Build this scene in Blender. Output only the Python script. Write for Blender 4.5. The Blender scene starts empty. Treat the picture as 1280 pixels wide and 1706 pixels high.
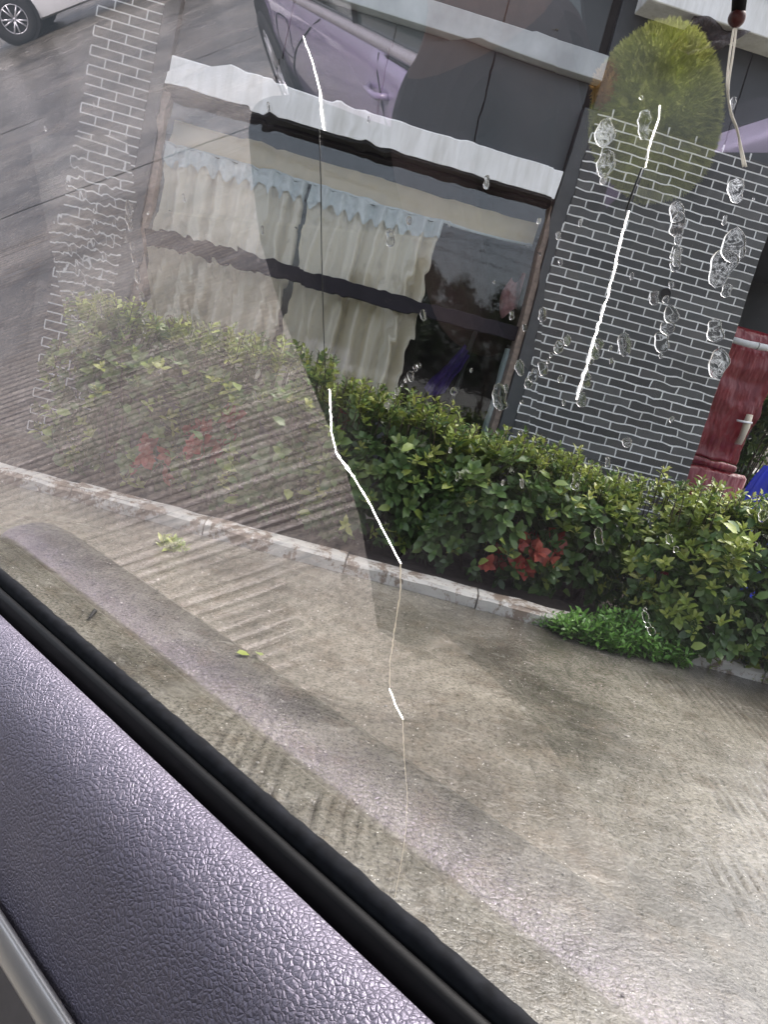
import bpy, math, random
from mathutils import Vector, Matrix, noise

scene = bpy.context.scene
R = math.radians
COL = scene.collection
rnd = random.Random(7)

# ------------------------------------------------------------------ camera
ROLL, PITCH = R(14.34), R(10.12)
CAM = Vector((0.0, 0.0, 1.2))
f_ = Vector((0, math.cos(PITCH), -math.sin(PITCH)))
u0 = Vector((0, math.sin(PITCH), math.cos(PITCH)))
r0 = Vector((1, 0, 0))
r_ = r0 * math.cos(ROLL) + u0 * math.sin(ROLL)
u_ = u0 * math.cos(ROLL) - r0 * math.sin(ROLL)
cd = bpy.data.cameras.new('camera')
cd.sensor_fit = 'VERTICAL'; cd.sensor_height = 36.0; cd.lens = 1282.0 / 1706.0 * 36.0
cd.clip_start = 0.005; cd.clip_end = 1500
cam = bpy.data.objects.new('camera', cd); COL.objects.link(cam)
cam.matrix_world = Matrix(((r_.x, u_.x, -f_.x, CAM.x), (r_.y, u_.y, -f_.y, CAM.y), (r_.z, u_.z, -f_.z, CAM.z), (0, 0, 0, 1)))
scene.camera = cam

# ------------------------------------------------------------------ sky, sun, exposure
SUN_EL, SUN_AZ = R(60), R(48)           # azimuth from +Y clockwise: high, beyond the right end of the house
world = bpy.data.worlds.new('World'); scene.world = world; world.use_nodes = True
wn = world.node_tree.nodes; wl = world.node_tree.links
sky = wn.new('ShaderNodeTexSky'); sky.sky_type = 'NISHITA'; sky.sun_disc = False
sky.sun_elevation = SUN_EL; sky.sun_rotation = SUN_AZ
sky.dust_density = 6.0; sky.air_density = 1.0; sky.ozone_density = 0.6
bg = wn['Background']; bg.inputs['Strength'].default_value = 0.15
hsv = wn.new('ShaderNodeHueSaturation'); hsv.inputs['Saturation'].default_value = 0.45
wl.new(sky.outputs['Color'], hsv.inputs['Color']); wl.new(hsv.outputs['Color'], bg.inputs['Color'])
sd = bpy.data.lights.new('sun', 'SUN'); sd.energy = 0.5; sd.angle = R(40); sd.color = (1.0, 0.97, 0.92)
sun = bpy.data.objects.new('sun', sd); COL.objects.link(sun)
sdir = Vector((math.sin(SUN_AZ) * math.cos(SUN_EL), math.cos(SUN_AZ) * math.cos(SUN_EL), math.sin(SUN_EL)))
sun.rotation_euler = sdir.to_track_quat('Z', 'Y').to_euler(); sun.location = (0, 0, 20)
vs = scene.view_settings
vs.view_transform = 'Standard'; vs.look = 'None'; vs.gamma = 1.0; vs.exposure = 1.7
scene.render.engine = 'CYCLES'
scene.cycles.max_bounces = 10; scene.cycles.transparent_max_bounces = 24; scene.cycles.transmission_bounces = 8
scene.cycles.glossy_bounces = 5; scene.cycles.use_denoising = True
scene.cycles.caustics_reflective = False; scene.cycles.caustics_refractive = False

# ------------------------------------------------------------------ frames of the place
AX = R(-50.5)                                     # the car stands askew to the house
CA = Vector((math.sin(AX), math.cos(AX), 0))      # along the car
NH = Vector((CA.y, -CA.x, 0))                     # out of the car, through the window
UP = Vector((0, 0, 1))
TILT = R(22.3)                                    # the side glass leans inwards
GN = NH * math.cos(TILT) + UP * math.sin(TILT)
GU = UP * math.cos(TILT) - NH * math.sin(TILT)
GP = CAM + NH * 0.30 - UP * 0.252
def Lc(a, o, z):                                  # car frame: along, out, height
    p = CAM + CA * a + NH * o; p.z = z; return p
def Gl(a, w, off=0.0):                            # on the glass: along, up the glass, towards outside
    return GP + CA * a + GU * w + GN * off
FY = R(6.9)
FA = Vector((math.cos(FY), math.sin(FY), 0)); FB = Vector((-FA.y, FA.x, 0))
def Fc(u, d, z):                                  # house frame: along the facade, depth from the road, height
    p = FA * u + FB * d; p.z = z; return p

# ------------------------------------------------------------------ helpers
class MB:
    def __init__(s): s.v = []; s.f = []
    def add(s, vs_, fs):
        n = len(s.v); s.v += [tuple(v) for v in vs_]; s.f += [tuple(i + n for i in f) for f in fs]; return s
    def box(s, fr, a0, a1, b0, b1, c0, c1, bev=0.0):
        if bev <= 0:
            P = [fr(a, b, c) for a in (a0, a1) for b in (b0, b1) for c in (c0, c1)]
            return s.add(P, [(0, 1, 3, 2), (4, 6, 7, 5), (0, 4, 5, 1), (2, 3, 7, 6), (0, 2, 6, 4), (1, 5, 7, 3)])
        # chamfered box
        import itertools
        pts = []; idx = {}
        lo = (a0, b0, c0); hi = (a1, b1, c1)
        for sg in itertools.product((0, 1), repeat=3):
            for ax in range(3):
                q = [0, 0, 0]
                for k in range(3):
                    e = hi[k] if sg[k] else lo[k]
                    q[k] = e if k == ax else (e - bev if sg[k] else e + bev)
                idx[(sg, ax)] = len(pts); pts.append(fr(*q))
        fs = []
        for ax in range(3):
            o = [k for k in range(3) if k != ax]
            for sd_ in (0, 1):
                loop = []
                for x, y in ((0, 0), (1, 0), (1, 1), (0, 1)):
                    g = [0, 0, 0]; g[ax] = sd_; g[o[0]] = x; g[o[1]] = y
                    loop.append(idx[(tuple(g), ax)])
                fs.append(tuple(loop))
        for ax in range(3):
            o = [k for k in range(3) if k != ax]
            for x, y in ((0, 0), (1, 0), (1, 1), (0, 1)):
                g0 = [0, 0, 0]; g0[o[0]] = x; g0[o[1]] = y; g1 = g0[:]; g1[ax] = 1
                g0 = tuple(g0); g1 = tuple(g1)
                fs.append((idx[(g0, o[0])], idx[(g1, o[0])], idx[(g1, o[1])], idx[(g0, o[1])]))
        for sg in itertools.product((0, 1), repeat=3):
            fs.append((idx[(sg, 0)], idx[(sg, 1)], idx[(sg, 2)]))
        return s.add(pts, fs)
    def tube(s, pts, rad, n=8, caps=True):
        pts = [Vector(p) for p in pts]; k = len(pts)
        if not hasattr(rad, '__len__'): rad = [rad] * k
        base = len(s.v); prev = None
        for i, p in enumerate(pts):
            d = (pts[min(i + 1, k - 1)] - pts[max(i - 1, 0)])
            if d.length < 1e-9: d = Vector((0, 0, 1))
            d.normalize()
            if prev is None:
                x = d.orthogonal().normalized()
            else:
                x = (prev - d * prev.dot(d))
                x = x.normalized() if x.length > 1e-6 else d.orthogonal().normalized()
            prev = x; y = d.cross(x)
            for j in range(n):
                a = 2 * math.pi * j / n
                s.v.append(tuple(p + (x * math.cos(a) + y * math.sin(a)) * rad[i]))
        for i in range(k - 1):
            for j in range(n):
                a = base + i * n + j; b = base + i * n + (j + 1) % n
                s.f.append((a, b, b + n, a + n))
        if caps:
            s.f.append(tuple(base + j for j in range(n))[::-1]); s.f.append(tuple(base + (k - 1) * n + j for j in range(n)))
        return s
    def grid(s, fn, nu, nv, closed_u=False):
        base = len(s.v)
        for i in range(nu):
            for j in range(nv): s.v.append(tuple(fn(i / (nu - 1) if not closed_u else i / nu, j / (nv - 1))))
        for i in range(nu if closed_u else nu - 1):
            for j in range(nv - 1):
                a = base + i * nv + j; b = base + ((i + 1) % nu) * nv + j
                s.f.append((a, b, b + 1, a + 1))
        return s
    def prism(s, fr, poly, d0, d1):               # polygon in the first two frame coordinates, extruded in the third
        n = len(poly); P = [fr(x, y, d0) for x, y in poly] + [fr(x, y, d1) for x, y in poly]
        return s.add(P, [tuple(range(n))[::-1], tuple(range(n, 2 * n))] + [(i, (i + 1) % n, n + (i + 1) % n, n + i) for i in range(n)])
    def mesh(s, name):
        me = bpy.data.meshes.new(name); me.from_pydata(s.v, [], s.f); me.update(); return me
    def build(s, name, mat, parent=None, smooth=False, recalc=True):
        me = s.mesh(name)
        if recalc:
            import bmesh
            bm = bmesh.new(); bm.from_mesh(me); bmesh.ops.recalc_face_normals(bm, faces=bm.faces); bm.to_mesh(me); bm.free()
        return link(name, me, mat, parent, smooth)
def link(name, me, mat, parent=None, smooth=False):
    if mat is not None and not me.materials: me.materials.append(mat)
    if smooth: me.polygons.foreach_set('use_smooth', [True] * len(me.polygons))
    o = bpy.data.objects.new(name, me); COL.objects.link(o)
    if parent is not None:
        o.parent = parent; o.matrix_parent_inverse = parent_inv(parent)
    return o
def world_of(p):
    b = Matrix.Translation(p.location) @ p.rotation_euler.to_matrix().to_4x4()
    return b if p.parent is None else world_of(p.parent) @ p.matrix_parent_inverse @ b
def parent_inv(p): return world_of(p).inverted()
def thing(name, loc, label, cat, group=None):
    o = bpy.data.objects.new(name, None); o.empty_display_size = 0.1; o.location = loc; COL.objects.link(o)
    return tag(o, label, cat, group)
def tag(o, label, cat, group=None):
    o['label'] = label; o['category'] = cat
    if group: o['group'] = group
    return o
def struct(o): o['kind'] = 'structure'; return o
def stuff(o): o['kind'] = 'stuff'; return o
def smooth_by_angle(o, deg=40):
    me = o.data
    me.polygons.foreach_set('use_smooth', [True] * len(me.polygons))
    me.set_sharp_from_angle(angle=R(deg))
    return o

# ------------------------------------------------------------------ materials
class NT:
    def __init__(s, name):
        s.m = bpy.data.materials.new(name); s.m.use_nodes = True
        s.n = s.m.node_tree.nodes; s.l = s.m.node_tree.links; s.b = s.n['Principled BSDF']; s.out = s.n['Material Output']
    def node(s, t, **kw):
        x = s.n.new(t)
        for k, v in kw.items():
            if k in x.inputs: x.inputs[k].default_value = v
            else: setattr(x, k, v)
        return x
    def coord(s, kind='Object'): return s.node('ShaderNodeTexCoord').outputs[kind]
    def noise(s, co, scale, detail=5, rough=0.55, dist=0.0):
        x = s.node('ShaderNodeTexNoise'); x.inputs['Scale'].default_value = scale; x.inputs['Detail'].default_value = detail
        x.inputs['Roughness'].default_value = rough; x.inputs['Distortion'].default_value = dist
        s.l.new(co, x.inputs['Vector']); return x.outputs['Fac']
    def scaled(s, co, v):
        x = s.node('ShaderNodeMapping'); x.inputs['Scale'].default_value = v; s.l.new(co, x.inputs['Vector']); return x.outputs['Vector']
    def ramp(s, fac, stops):
        x = s.node('ShaderNodeValToRGB'); e = x.color_ramp.elements
        while len(e) < len(stops): e.new(0.5)
        for i, (p, c) in enumerate(stops):
            e[i].position = p; e[i].color = (c[0], c[1], c[2], 1) if hasattr(c, '__len__') else (c, c, c, 1)
        s.l.new(fac, x.inputs['Fac']); return x.outputs['Color']
    def mix(s, fac, a, b, blend='MIX'):
        x = s.node('ShaderNodeMix'); x.data_type = 'RGBA'; x.blend_type = blend
        for sock, v in ((x.inputs[0], fac), (x.inputs[6], a), (x.inputs[7], b)):
            if hasattr(v, 'is_linked'): s.l.new(v, sock)
            elif hasattr(v, '__len__'): sock.default_value = (v[0], v[1], v[2], 1)
            else: sock.default_value = v
        return x.outputs[2]
    def math(s, op, a, b=0.0):
        x = s.node('ShaderNodeMath'); x.operation = op
        for sock, v in ((x.inputs[0], a), (x.inputs[1], b)):
            if hasattr(v, 'is_linked'): s.l.new(v, sock)
            else: sock.default_value = v
        return x.outputs[0]
    def bump(s, h, strength=0.5, dist=0.01, prev=None):
        x = s.node('ShaderNodeBump'); x.inputs['Strength'].default_value = strength; x.inputs['Distance'].default_value = dist
        s.l.new(h, x.inputs['Height'])
        if prev is not None: s.l.new(prev, x.inputs['Normal'])
        return x.outputs['Normal']
    def set(s, **kw):
        for k, v in kw.items():
            k = {'color': 'Base Color', 'rough': 'Roughness', 'metal': 'Metallic', 'normal': 'Normal', 'spec': 'Specular IOR Level', 'coat': 'Coat Weight', 'coatr': 'Coat Roughness', 'trans': 'Transmission Weight', 'ior': 'IOR', 'sub': 'Subsurface Weight', 'sheen': 'Sheen Weight', 'alpha': 'Alpha'}[k]
            sock = s.b.inputs[k]
            if hasattr(v, 'is_linked'): s.l.new(v, sock)
            elif hasattr(v, '__len__') and len(v) == 3: sock.default_value = (v[0], v[1], v[2], 1)
            else: sock.default_value = v
        return s
MATS = {}
def simple(name, col, rough=0.5, vary=0.15, scale=8.0, **kw):
    if name in MATS: return MATS[name]
    t = NT(name); n = t.noise(t.coord(), scale, 6)
    lo = [c * (1 - vary) for c in col]; hi = [min(1, c * (1 + vary)) for c in col]
    t.set(color=t.ramp(n, [(0.3, lo), (0.7, hi)]), rough=rough, **kw)
    MATS[name] = t.m; return t.m

def concrete_wet(name, a, b, stain):
    t = NT(name); co = t.coord()
    n1 = t.noise(co, 0.9, 8, 0.62, 0.4); n2 = t.noise(co, 7, 7, 0.65); n3 = t.noise(co, 70, 4, 0.7)
    c = t.mix(t.ramp(n1, [(0.40, 0), (0.60, 1)]), a, b)
    c = t.mix(t.ramp(n2, [(0.5, 0), (0.72, 1)]), c, stain)
    c = t.mix(t.math('MULTIPLY', t.ramp(n3, [(0.33, 1), (0.56, 0)]), 0.75), c, [x * 0.35 for x in a])
    n4 = t.noise(t.scaled(co, (26, 7, 1)), 1.0, 6, 0.7, 0.8)
    c = t.mix(t.math('MULTIPLY', t.ramp(n4, [(0.54, 0), (0.68, 1)]), 0.5), c, [x * 0.4 for x in a])
    n5 = t.noise(t.scaled(co, (9, 16, 1)), 1.0, 6, 0.7, 1.0)
    c = t.mix(t.math('MULTIPLY', t.ramp(n5, [(0.55, 0), (0.72, 1)]), 0.24), c, (0.55, 0.53, 0.48))
    v = t.node('ShaderNodeTexVoronoi'); v.inputs['Scale'].default_value = 55; t.l.new(co, v.inputs['Vector'])
    sp = t.ramp(v.outputs['Distance'], [(0.08, 1), (0.16, 0)])
    gate = t.ramp(t.noise(co, 16, 3), [(0.52, 0), (0.6, 1)])
    c = t.mix(t.math('MULTIPLY', sp, gate), c, (0.62, 0.60, 0.55))
    v2 = t.node('ShaderNodeTexVoronoi'); v2.inputs['Scale'].default_value = 38; t.l.new(t.scaled(co, (1.0, 0.45, 1)), v2.inputs['Vector'])
    sp2 = t.ramp(v2.outputs['Distance'], [(0.10, 1), (0.2, 0)])
    gate2 = t.ramp(t.noise(co, 3.1, 4), [(0.5, 0), (0.62, 1)])
    c = t.mix(t.math('MULTIPLY', t.math('MULTIPLY', sp2, gate2), 0.8), c, (0.045, 0.04, 0.035))
    wet = t.ramp(t.noise(co, 1.6, 6, 0.6, 0.6), [(0.42, 0.05), (0.64, 0.32)])
    h = t.math('ADD', t.math('MULTIPLY', n3, 0.5), t.math('MULTIPLY', n2, 1.0))
    nb = t.bump(h, 0.5, 0.010)
    h2 = t.noise(t.scaled(co, (60, 9, 1)), 1.0, 5, 0.65)
    nb = t.bump(h2, 0.35, 0.006, nb)
    ga = t.node('ShaderNodeAttribute'); ga.attribute_name = 'groove'
    c = t.mix(t.math('MULTIPLY', ga.outputs['Fac'], 0.95), c, (0.03, 0.024, 0.019))
    t.set(color=c, rough=wet, normal=nb, spec=0.7); return t.m
M_road = concrete_wet('wet_concrete', (0.078, 0.072, 0.057), (0.245, 0.226, 0.185), (0.135, 0.112, 0.083))
M_ground = simple('far_ground', (0.16, 0.15, 0.13), 0.8, 0.3, 2.0)

def kerb_mat():
    t = NT('worn_painted_kerb'); co = t.coord()
    n = t.noise(co, 6, 9, 0.7, 0.5); n2 = t.noise(co, 40, 5, 0.7)
    k = t.math('ADD', n, t.math('MULTIPLY', t.math('SUBTRACT', n2, 0.5), 0.35))
    c = t.mix(t.ramp(k, [(0.45, 0), (0.53, 1)]), (0.22, 0.17, 0.13), (0.52, 0.50, 0.46))
    t.set(color=c, rough=0.55, normal=t.bump(k, 0.7, 0.012)); return t.m
M_kerb = kerb_mat()
M_soil = simple('damp_soil', (0.035, 0.026, 0.02), 0.85, 0.5, 25)
def brick_mat(i):
    t = NT('slate_brick'); co = t.coord()
    k = (0.046, 0.066, 0.034)[i]
    n = t.noise(co, 30, 6, 0.6)
    c = t.ramp(n, [(0.3, (k * 0.8, k * 0.86, k * 0.9)), (0.7, (k * 1.2, k * 1.27, k * 1.3))])
    oi = t.node('ShaderNodeObjectInfo'); c = t.mix(t.ramp(oi.outputs['Random'], [(0.0, 0.0), (1.0, 0.55)]), c, (k * 2.0, k * 1.95, k * 1.85))
    ge = t.node('ShaderNodeNewGeometry'); st_ = t.noise(t.scaled(ge.outputs['Position'], (2.6, 2.6, 0.8)), 1.0, 6, 0.65)
    c = t.mix(t.math('MULTIPLY', t.ramp(st_, [(0.48, 0), (0.68, 1)]), 0.55), c, (k * 0.45, k * 0.45, k * 0.42))
    t.set(color=c, rough=0.5, normal=t.bump(n, 0.35, 0.005)); return t.m
M_bricks = [brick_mat(i) for i in range(3)]
def grout_mat():
    t = NT('white_grout'); co = t.coord(); n = t.noise(co, 3, 7, 0.65); n2 = t.noise(co, 55, 4, 0.7)
    c = t.ramp(n, [(0.3, (0.60, 0.60, 0.59)), (0.6, (0.86, 0.87, 0.87))])
    c = t.mix(t.math('MULTIPLY', t.ramp(n2, [(0.55, 0), (0.72, 1)]), 0.45), c, (0.30, 0.30, 0.29))
    t.set(color=c, rough=0.75); return t.m
M_grout = grout_mat()
M_slate = simple('slate_render', (0.055, 0.06, 0.064), 0.5, 0.15, 12)
M_panel = simple('grey_cladding', (0.042, 0.050, 0.055), 0.45, 0.10, 3)
M_panel2 = simple('dark_cladding', (0.035, 0.041, 0.047), 0.45, 0.12, 3)
def white_mat():
    t = NT('white_paint'); co = t.coord(); n = t.noise(t.scaled(co, (9, 9, 1.2)), 1.0, 6, 0.7)
    t.set(color=t.ramp(n, [(0.42, (0.91, 0.92, 0.93)), (0.75, (0.62, 0.62, 0.60))]), rough=0.5, normal=t.bump(t.noise(co, 40, 4), 0.2, 0.004)); return t.m
M_white = white_mat()
M_dark = simple('dark_void', (0.012, 0.011, 0.011), 0.8, 0.2)
M_room = simple('dim_room_wall', (0.035, 0.03, 0.028), 0.8, 0.25)
M_wood = simple('weathered_wood_frame', (0.26, 0.20, 0.165), 0.6, 0.35, 30)
M_frame = simple('dark_window_bar', (0.018, 0.016, 0.022), 0.6, 0.2, spec=0.2)
M_beige = simple('beige_lintel', (0.80, 0.68, 0.46), 0.7, 0.08)
M_paleblue = simple('pale_blue_cloth', (0.70, 0.76, 0.77), 0.8, 0.14, 30)
M_pale = simple('pale_reveal', (0.42, 0.50, 0.50), 0.6, 0.1)
def curtain_mat():
    t = NT('patterned_curtain'); co = t.coord()
    v = t.node('ShaderNodeTexVoronoi'); v.inputs['Scale'].default_value = 9; t.l.new(t.scaled(co, (1, 1, 0.7)), v.inputs['Vector'])
    n = t.noise(co, 26, 5, 0.7, 1.5)
    fl = t.math('MULTIPLY', t.ramp(v.outputs['Distance'], [(0.1, 1), (0.35, 0)]), t.ramp(n, [(0.45, 0), (0.6, 1)]))
    c = t.mix(t.math('MULTIPLY', fl, 0.8), (0.92, 0.85, 0.69), (0.62, 0.55, 0.43))
    d = t.node('ShaderNodeBsdfDiffuse'); tr = t.node('ShaderNodeBsdfTranslucent'); mx = t.node('ShaderNodeMixShader'); mx.inputs[0].default_value = 0.2
    t.l.new(c, d.inputs[0]); t.l.new(c, tr.inputs[0]); t.l.new(d.outputs[0], mx.inputs[1]); t.l.new(tr.outputs[0], mx.inputs[2]); t.l.new(mx.outputs[0], t.out.inputs[0])
    return t.m
M_curtain = curtain_mat()
def pane_mat(name, f0, f1, pw, tint, refl, ripple=0.0):
    t = NT(name); t.n.remove(t.b)
    tr = t.node('ShaderNodeBsdfTransparent'); tr.inputs[0].default_value = (*tint, 1)
    gl = t.node('ShaderNodeBsdfGlossy'); gl.inputs['Color'].default_value = (*refl, 1); gl.inputs['Roughness'].default_value = 0.0
    lw = t.node('ShaderNodeLayerWeight'); lw.inputs['Blend'].default_value = 0.5       # facing = 1 - cos
    if ripple:
        nb = t.bump(t.noise(t.coord(), 18, 3), ripple, 0.004); t.l.new(nb, gl.inputs['Normal'])
    mx = t.node('ShaderNodeMixShader'); fac = t.math('ADD', t.math('MULTIPLY', t.math('POWER', lw.outputs['Facing'], pw), f1), f0)
    t.l.new(fac, mx.inputs[0]); t.l.new(tr.outputs[0], mx.inputs[1]); t.l.new(gl.outputs[0], mx.inputs[2]); t.l.new(mx.outputs[0], t.out.inputs[0])
    return t.m
M_carglass = pane_mat('reflective_film_side_glass', 0.245, 0.27, 2.0, (1.0, 1.0, 1.0), (1.0, 0.93, 1.0))
M_houseglass = pane_mat('house_window_glass', 0.11, 0.8, 3.0, (0.96, 0.97, 0.98), (0.92, 0.96, 1.0), 0.05)
def water_mat(rough):
    t = NT('rain_water'); t.n.remove(t.b)
    g = t.node('ShaderNodeBsdfGlass'); g.inputs['IOR'].default_value = 1.33; g.inputs['Roughness'].default_value = rough
    t.l.new(g.outputs[0], t.out.inputs[0]); return t.m
M_water = water_mat(0.0); M_drop = water_mat(0.015)
def leather_mat():
    t = NT('lavender_grained_leather'); co = t.coord()
    w = t.node('ShaderNodeTexNoise'); w.inputs['Scale'].default_value = 55; w.inputs['Detail'].default_value = 3; t.l.new(co, w.inputs['Vector'])
    dv = t.node('ShaderNodeVectorMath'); dv.operation = 'SCALE'; dv.inputs['Scale'].default_value = 0.0075; t.l.new(w.outputs['Color'], dv.inputs[0])
    av = t.node('ShaderNodeVectorMath'); av.operation = 'ADD'; t.l.new(co, av.inputs[0]); t.l.new(dv.outputs[0], av.inputs[1])
    def cells(scale):
        v = t.node('ShaderNodeTexVoronoi'); v.feature = 'DISTANCE_TO_EDGE'; v.inputs['Scale'].default_value = scale
        t.l.new(av.outputs[0], v.inputs['Vector']); return v.outputs['Distance']
    e1 = cells(330); c1 = t.math('POWER', t.ramp(e1, [(0.0, 0), (0.5, 1)]), 0.55)
    c2 = t.math('POWER', t.ramp(cells(640), [(0.0, 0), (0.5, 1)]), 0.6)
    fine = t.noise(co, 1100, 3, 0.6)
    h = t.math('ADD', t.math('ADD', c1, t.math('MULTIPLY', c2, 0.30)), t.math('MULTIPLY', fine, 0.10))
    nb = t.bump(h, 1.0, 0.0008)
    big = t.noise(co, 10, 4)
    col = t.mix(t.ramp(big, [(0.3, 0), (0.7, 1)]), (0.235, 0.215, 0.275), (0.30, 0.275, 0.34))
    col = t.mix(t.ramp(e1, [(0.0, 0.45), (0.09, 0)]), col, (0.10, 0.09, 0.125))
    t.set(color=col, rough=t.ramp(t.noise(co, 40, 4), [(0.3, 0.42), (0.7, 0.54)]), normal=nb, spec=0.6, metal=0.75); return t.m
M_leather = leather_mat()
M_leather_plain = simple('lavender_trim', (0.42, 0.39, 0.54), 0.5, 0.08)
M_rubber = simple('black_rubber_seal', (0.003, 0.003, 0.0035), 0.55, 0.3, 40, spec=0.25)
M_felt = simple('dusty_seal_lip', (0.008, 0.009, 0.012), 0.8, 0.5, 120, spec=0.2)
M_greytrim = simple('satin_grey_trim', (0.60, 0.57, 0.55), 0.3, 0.06, 20, metal=0.5)
M_greypanel = simple('taupe_door_card', (0.17, 0.15, 0.145), 0.7, 0.12, 60)
M_seat = simple('charcoal_seat_fabric', (0.014, 0.014, 0.015), 0.9, 0.25, 60)
def fracture(name, col, tr):
    t = NT(name); n = t.noise(t.coord(), 300, 3); c = t.ramp(n, [(0.3, [x * 0.9 for x in col]), (0.7, col)])
    d = t.node('ShaderNodeBsdfDiffuse'); q = t.node('ShaderNodeBsdfTranslucent'); mx = t.node('ShaderNodeMixShader'); mx.inputs[0].default_value = tr
    t.l.new(c, d.inputs[0]); t.l.new(c, q.inputs[0]); t.l.new(d.outputs[0], mx.inputs[1]); t.l.new(q.outputs[0], mx.inputs[2]); t.l.new(mx.outputs[0], t.out.inputs[0]); return t.m
M_crackw = fracture('bright_glass_fracture', (0.97, 0.98, 0.99), 0.75)
M_crackd = simple('dark_glass_fracture', (0.03, 0.035, 0.035), 0.3, 0.3, 60)  # dark and light stretches of the crack: refraction put into the colour
M_crackt = fracture('dull_glass_fracture', (0.72, 0.66, 0.55), 0.6)

# ================================================================== ground and road
g = MB().add([(-600, -600, -0.08), (600, -600, -0.08), (600, 600, -0.08), (-600, 600, -0.08)], [(0, 1, 2, 3)])
struct(g.build('ground', M_ground))

road = bpy.data.objects.new('road', None); COL.objects.link(road); struct(road)
KY = 4.40                                        # kerb line
def slab(x0, x1, fine):
    g = MB(); y0, y1 = -3.2, (KY + 0.06 if x1 > -6 else 9.0)
    pitch = 0.042
    n = int((x1 - x0) / (pitch / 5 if fine else 0.3)); ny = 90 if fine else 4
    dirt = []
    def h(x, y):
        z = 0.012 * noise.noise(Vector((x * 0.7, y * 0.7, 3.1)))
        if fine:
            wob = 0.012 * noise.noise(Vector((x * 2.0, y * 1.3, 0))) + 0.05 * math.sin(y * 0.5 + 1)
            ph = ((x + wob) / pitch) % 1.0
            n1 = noise.noise(Vector((x * 0.8 + 5, y * 0.5, 1.7))); n2 = noise.noise(Vector((x * 3.1, y * 2.2, 8.7))); n3 = noise.noise(Vector((x * 0.5, y * 8.0, 4.1)))
            west = max(0.0, min(1.0, (-1.15 - x) / 0.5))          # the tracks of cars have worn the ribs away towards the east
            wear = (0.62 + 0.9 * n1 + 0.55 * n2 + 0.3 * n3) * west + (1 - west) * (0.0 + 1.5 * n1 + 0.8 * n2 + 0.5 * n3)
            far_ = max(0.0, min(1.0, (2.3 - y) / 0.5)); wear *= max(far_, max(0.0, min(1.0, (-2.1 - x) / 0.4)), 0.0 if x < -0.35 else 1.0)
            row = math.floor((x + wob) / pitch); wear *= 0.45 + 0.9 * (math.sin(row * 12.9898) * 43758.5453 % 1.0)
            if x < -4.2: wear *= max(0.0, 1 - (-4.2 - x) / 1.5)
            wear = max(0.0, min(1.0, wear))
            gr = max(0.0, 1 - abs(ph - 0.5) / 0.40)
            z -= 0.009 * gr * wear; dirt.append(gr * wear)
            z += 0.0025 * noise.noise(Vector((x * 23, y * 9, 2.2)))
        return z
    g.grid(lambda u, v: (x0 + 0.012 + (x1 - x0 - 0.024) * u, y0 + (y1 - y0) * v, h(x0 + (x1 - x0) * u, y0 + (y1 - y0) * v)), max(3, n), ny)
    o = g.build('slab', M_road, road, smooth=False, recalc=False)
    if fine: at = o.data.attributes.new('groove', 'FLOAT', 'POINT'); at.data.foreach_set('value', dirt)
    if o.data.polygons[0].normal.z < 0: o.data.flip_normals()
    return o
for x0, x1, fi in ((-30, -25, 0), (-25, -20.5, 0), (-20.5, -16.2, 0), (-16.2, -12.2, 0), (-12.2, -8.5, 0), (-8.5, -5.45, 1), (-5.45, 3.4, 1), (3.4, 7.6, 0), (7.6, 12, 0)):
    slab(x0, x1, fi)

# kerb of separate blocks
kerb = bpy.data.objects.new('kerb', None); COL.objects.link(kerb); struct(kerb)
x = -6.0
while x < 6.0:
    L = 0.86 + rnd.uniform(-0.06, 0.06)
    dy = rnd.uniform(-0.008, 0.008); dz = rnd.uniform(-0.008, 0.006)
    b = MB(); nx, prof = 14, [(0.0, -0.05), (-0.004, 0.06), (0.012, 0.082), (0.12, 0.092), (0.14, 0.08), (0.14, -0.05)]
    def fk(u, v, x=x, L=L, dy=dy, dz=dz):
        q = v * (len(prof) - 1); i = min(int(q), len(prof) - 2); t_ = q - i
        py = prof[i][0] * (1 - t_) + prof[i + 1][0] * t_; pz = prof[i][1] * (1 - t_) + prof[i + 1][1] * t_
        X = x + 0.004 + (L - 0.008) * u
        e = 0.012 * noise.noise(Vector((X * 6, v * 5, 4)))
        return (X, KY - 0.03 * X + py + dy + e, pz + dz + 0.6 * e)
    b.grid(fk, nx, 16)
    b.f.append(tuple(range(16))); b.f.append(tuple(range((nx - 1) * 16, nx * 16))[::-1])
    o = b.build('kerb_stone', M_kerb, kerb, smooth=False)
    x += L
g = MB(); g.grid(lambda u, v: (-6 + 12 * u, KY - 0.03 * (-6 + 12 * u) + 0.10 + 1.35 * v, 0.055 + 0.035 * noise.noise(Vector((u * 40, v * 6, 0)))), 90, 14)
o = g.build('soil_bed', M_soil, None, recalc=False); struct(o)
if o.data.polygons[0].normal.z < 0: o.data.flip_normals()

# ================================================================== the house
house = thing('house', Fc(0, 6, 0), 'single storey house clad in slate brick tiles behind the hedge', 'house')
D0 = 6.0
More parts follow.
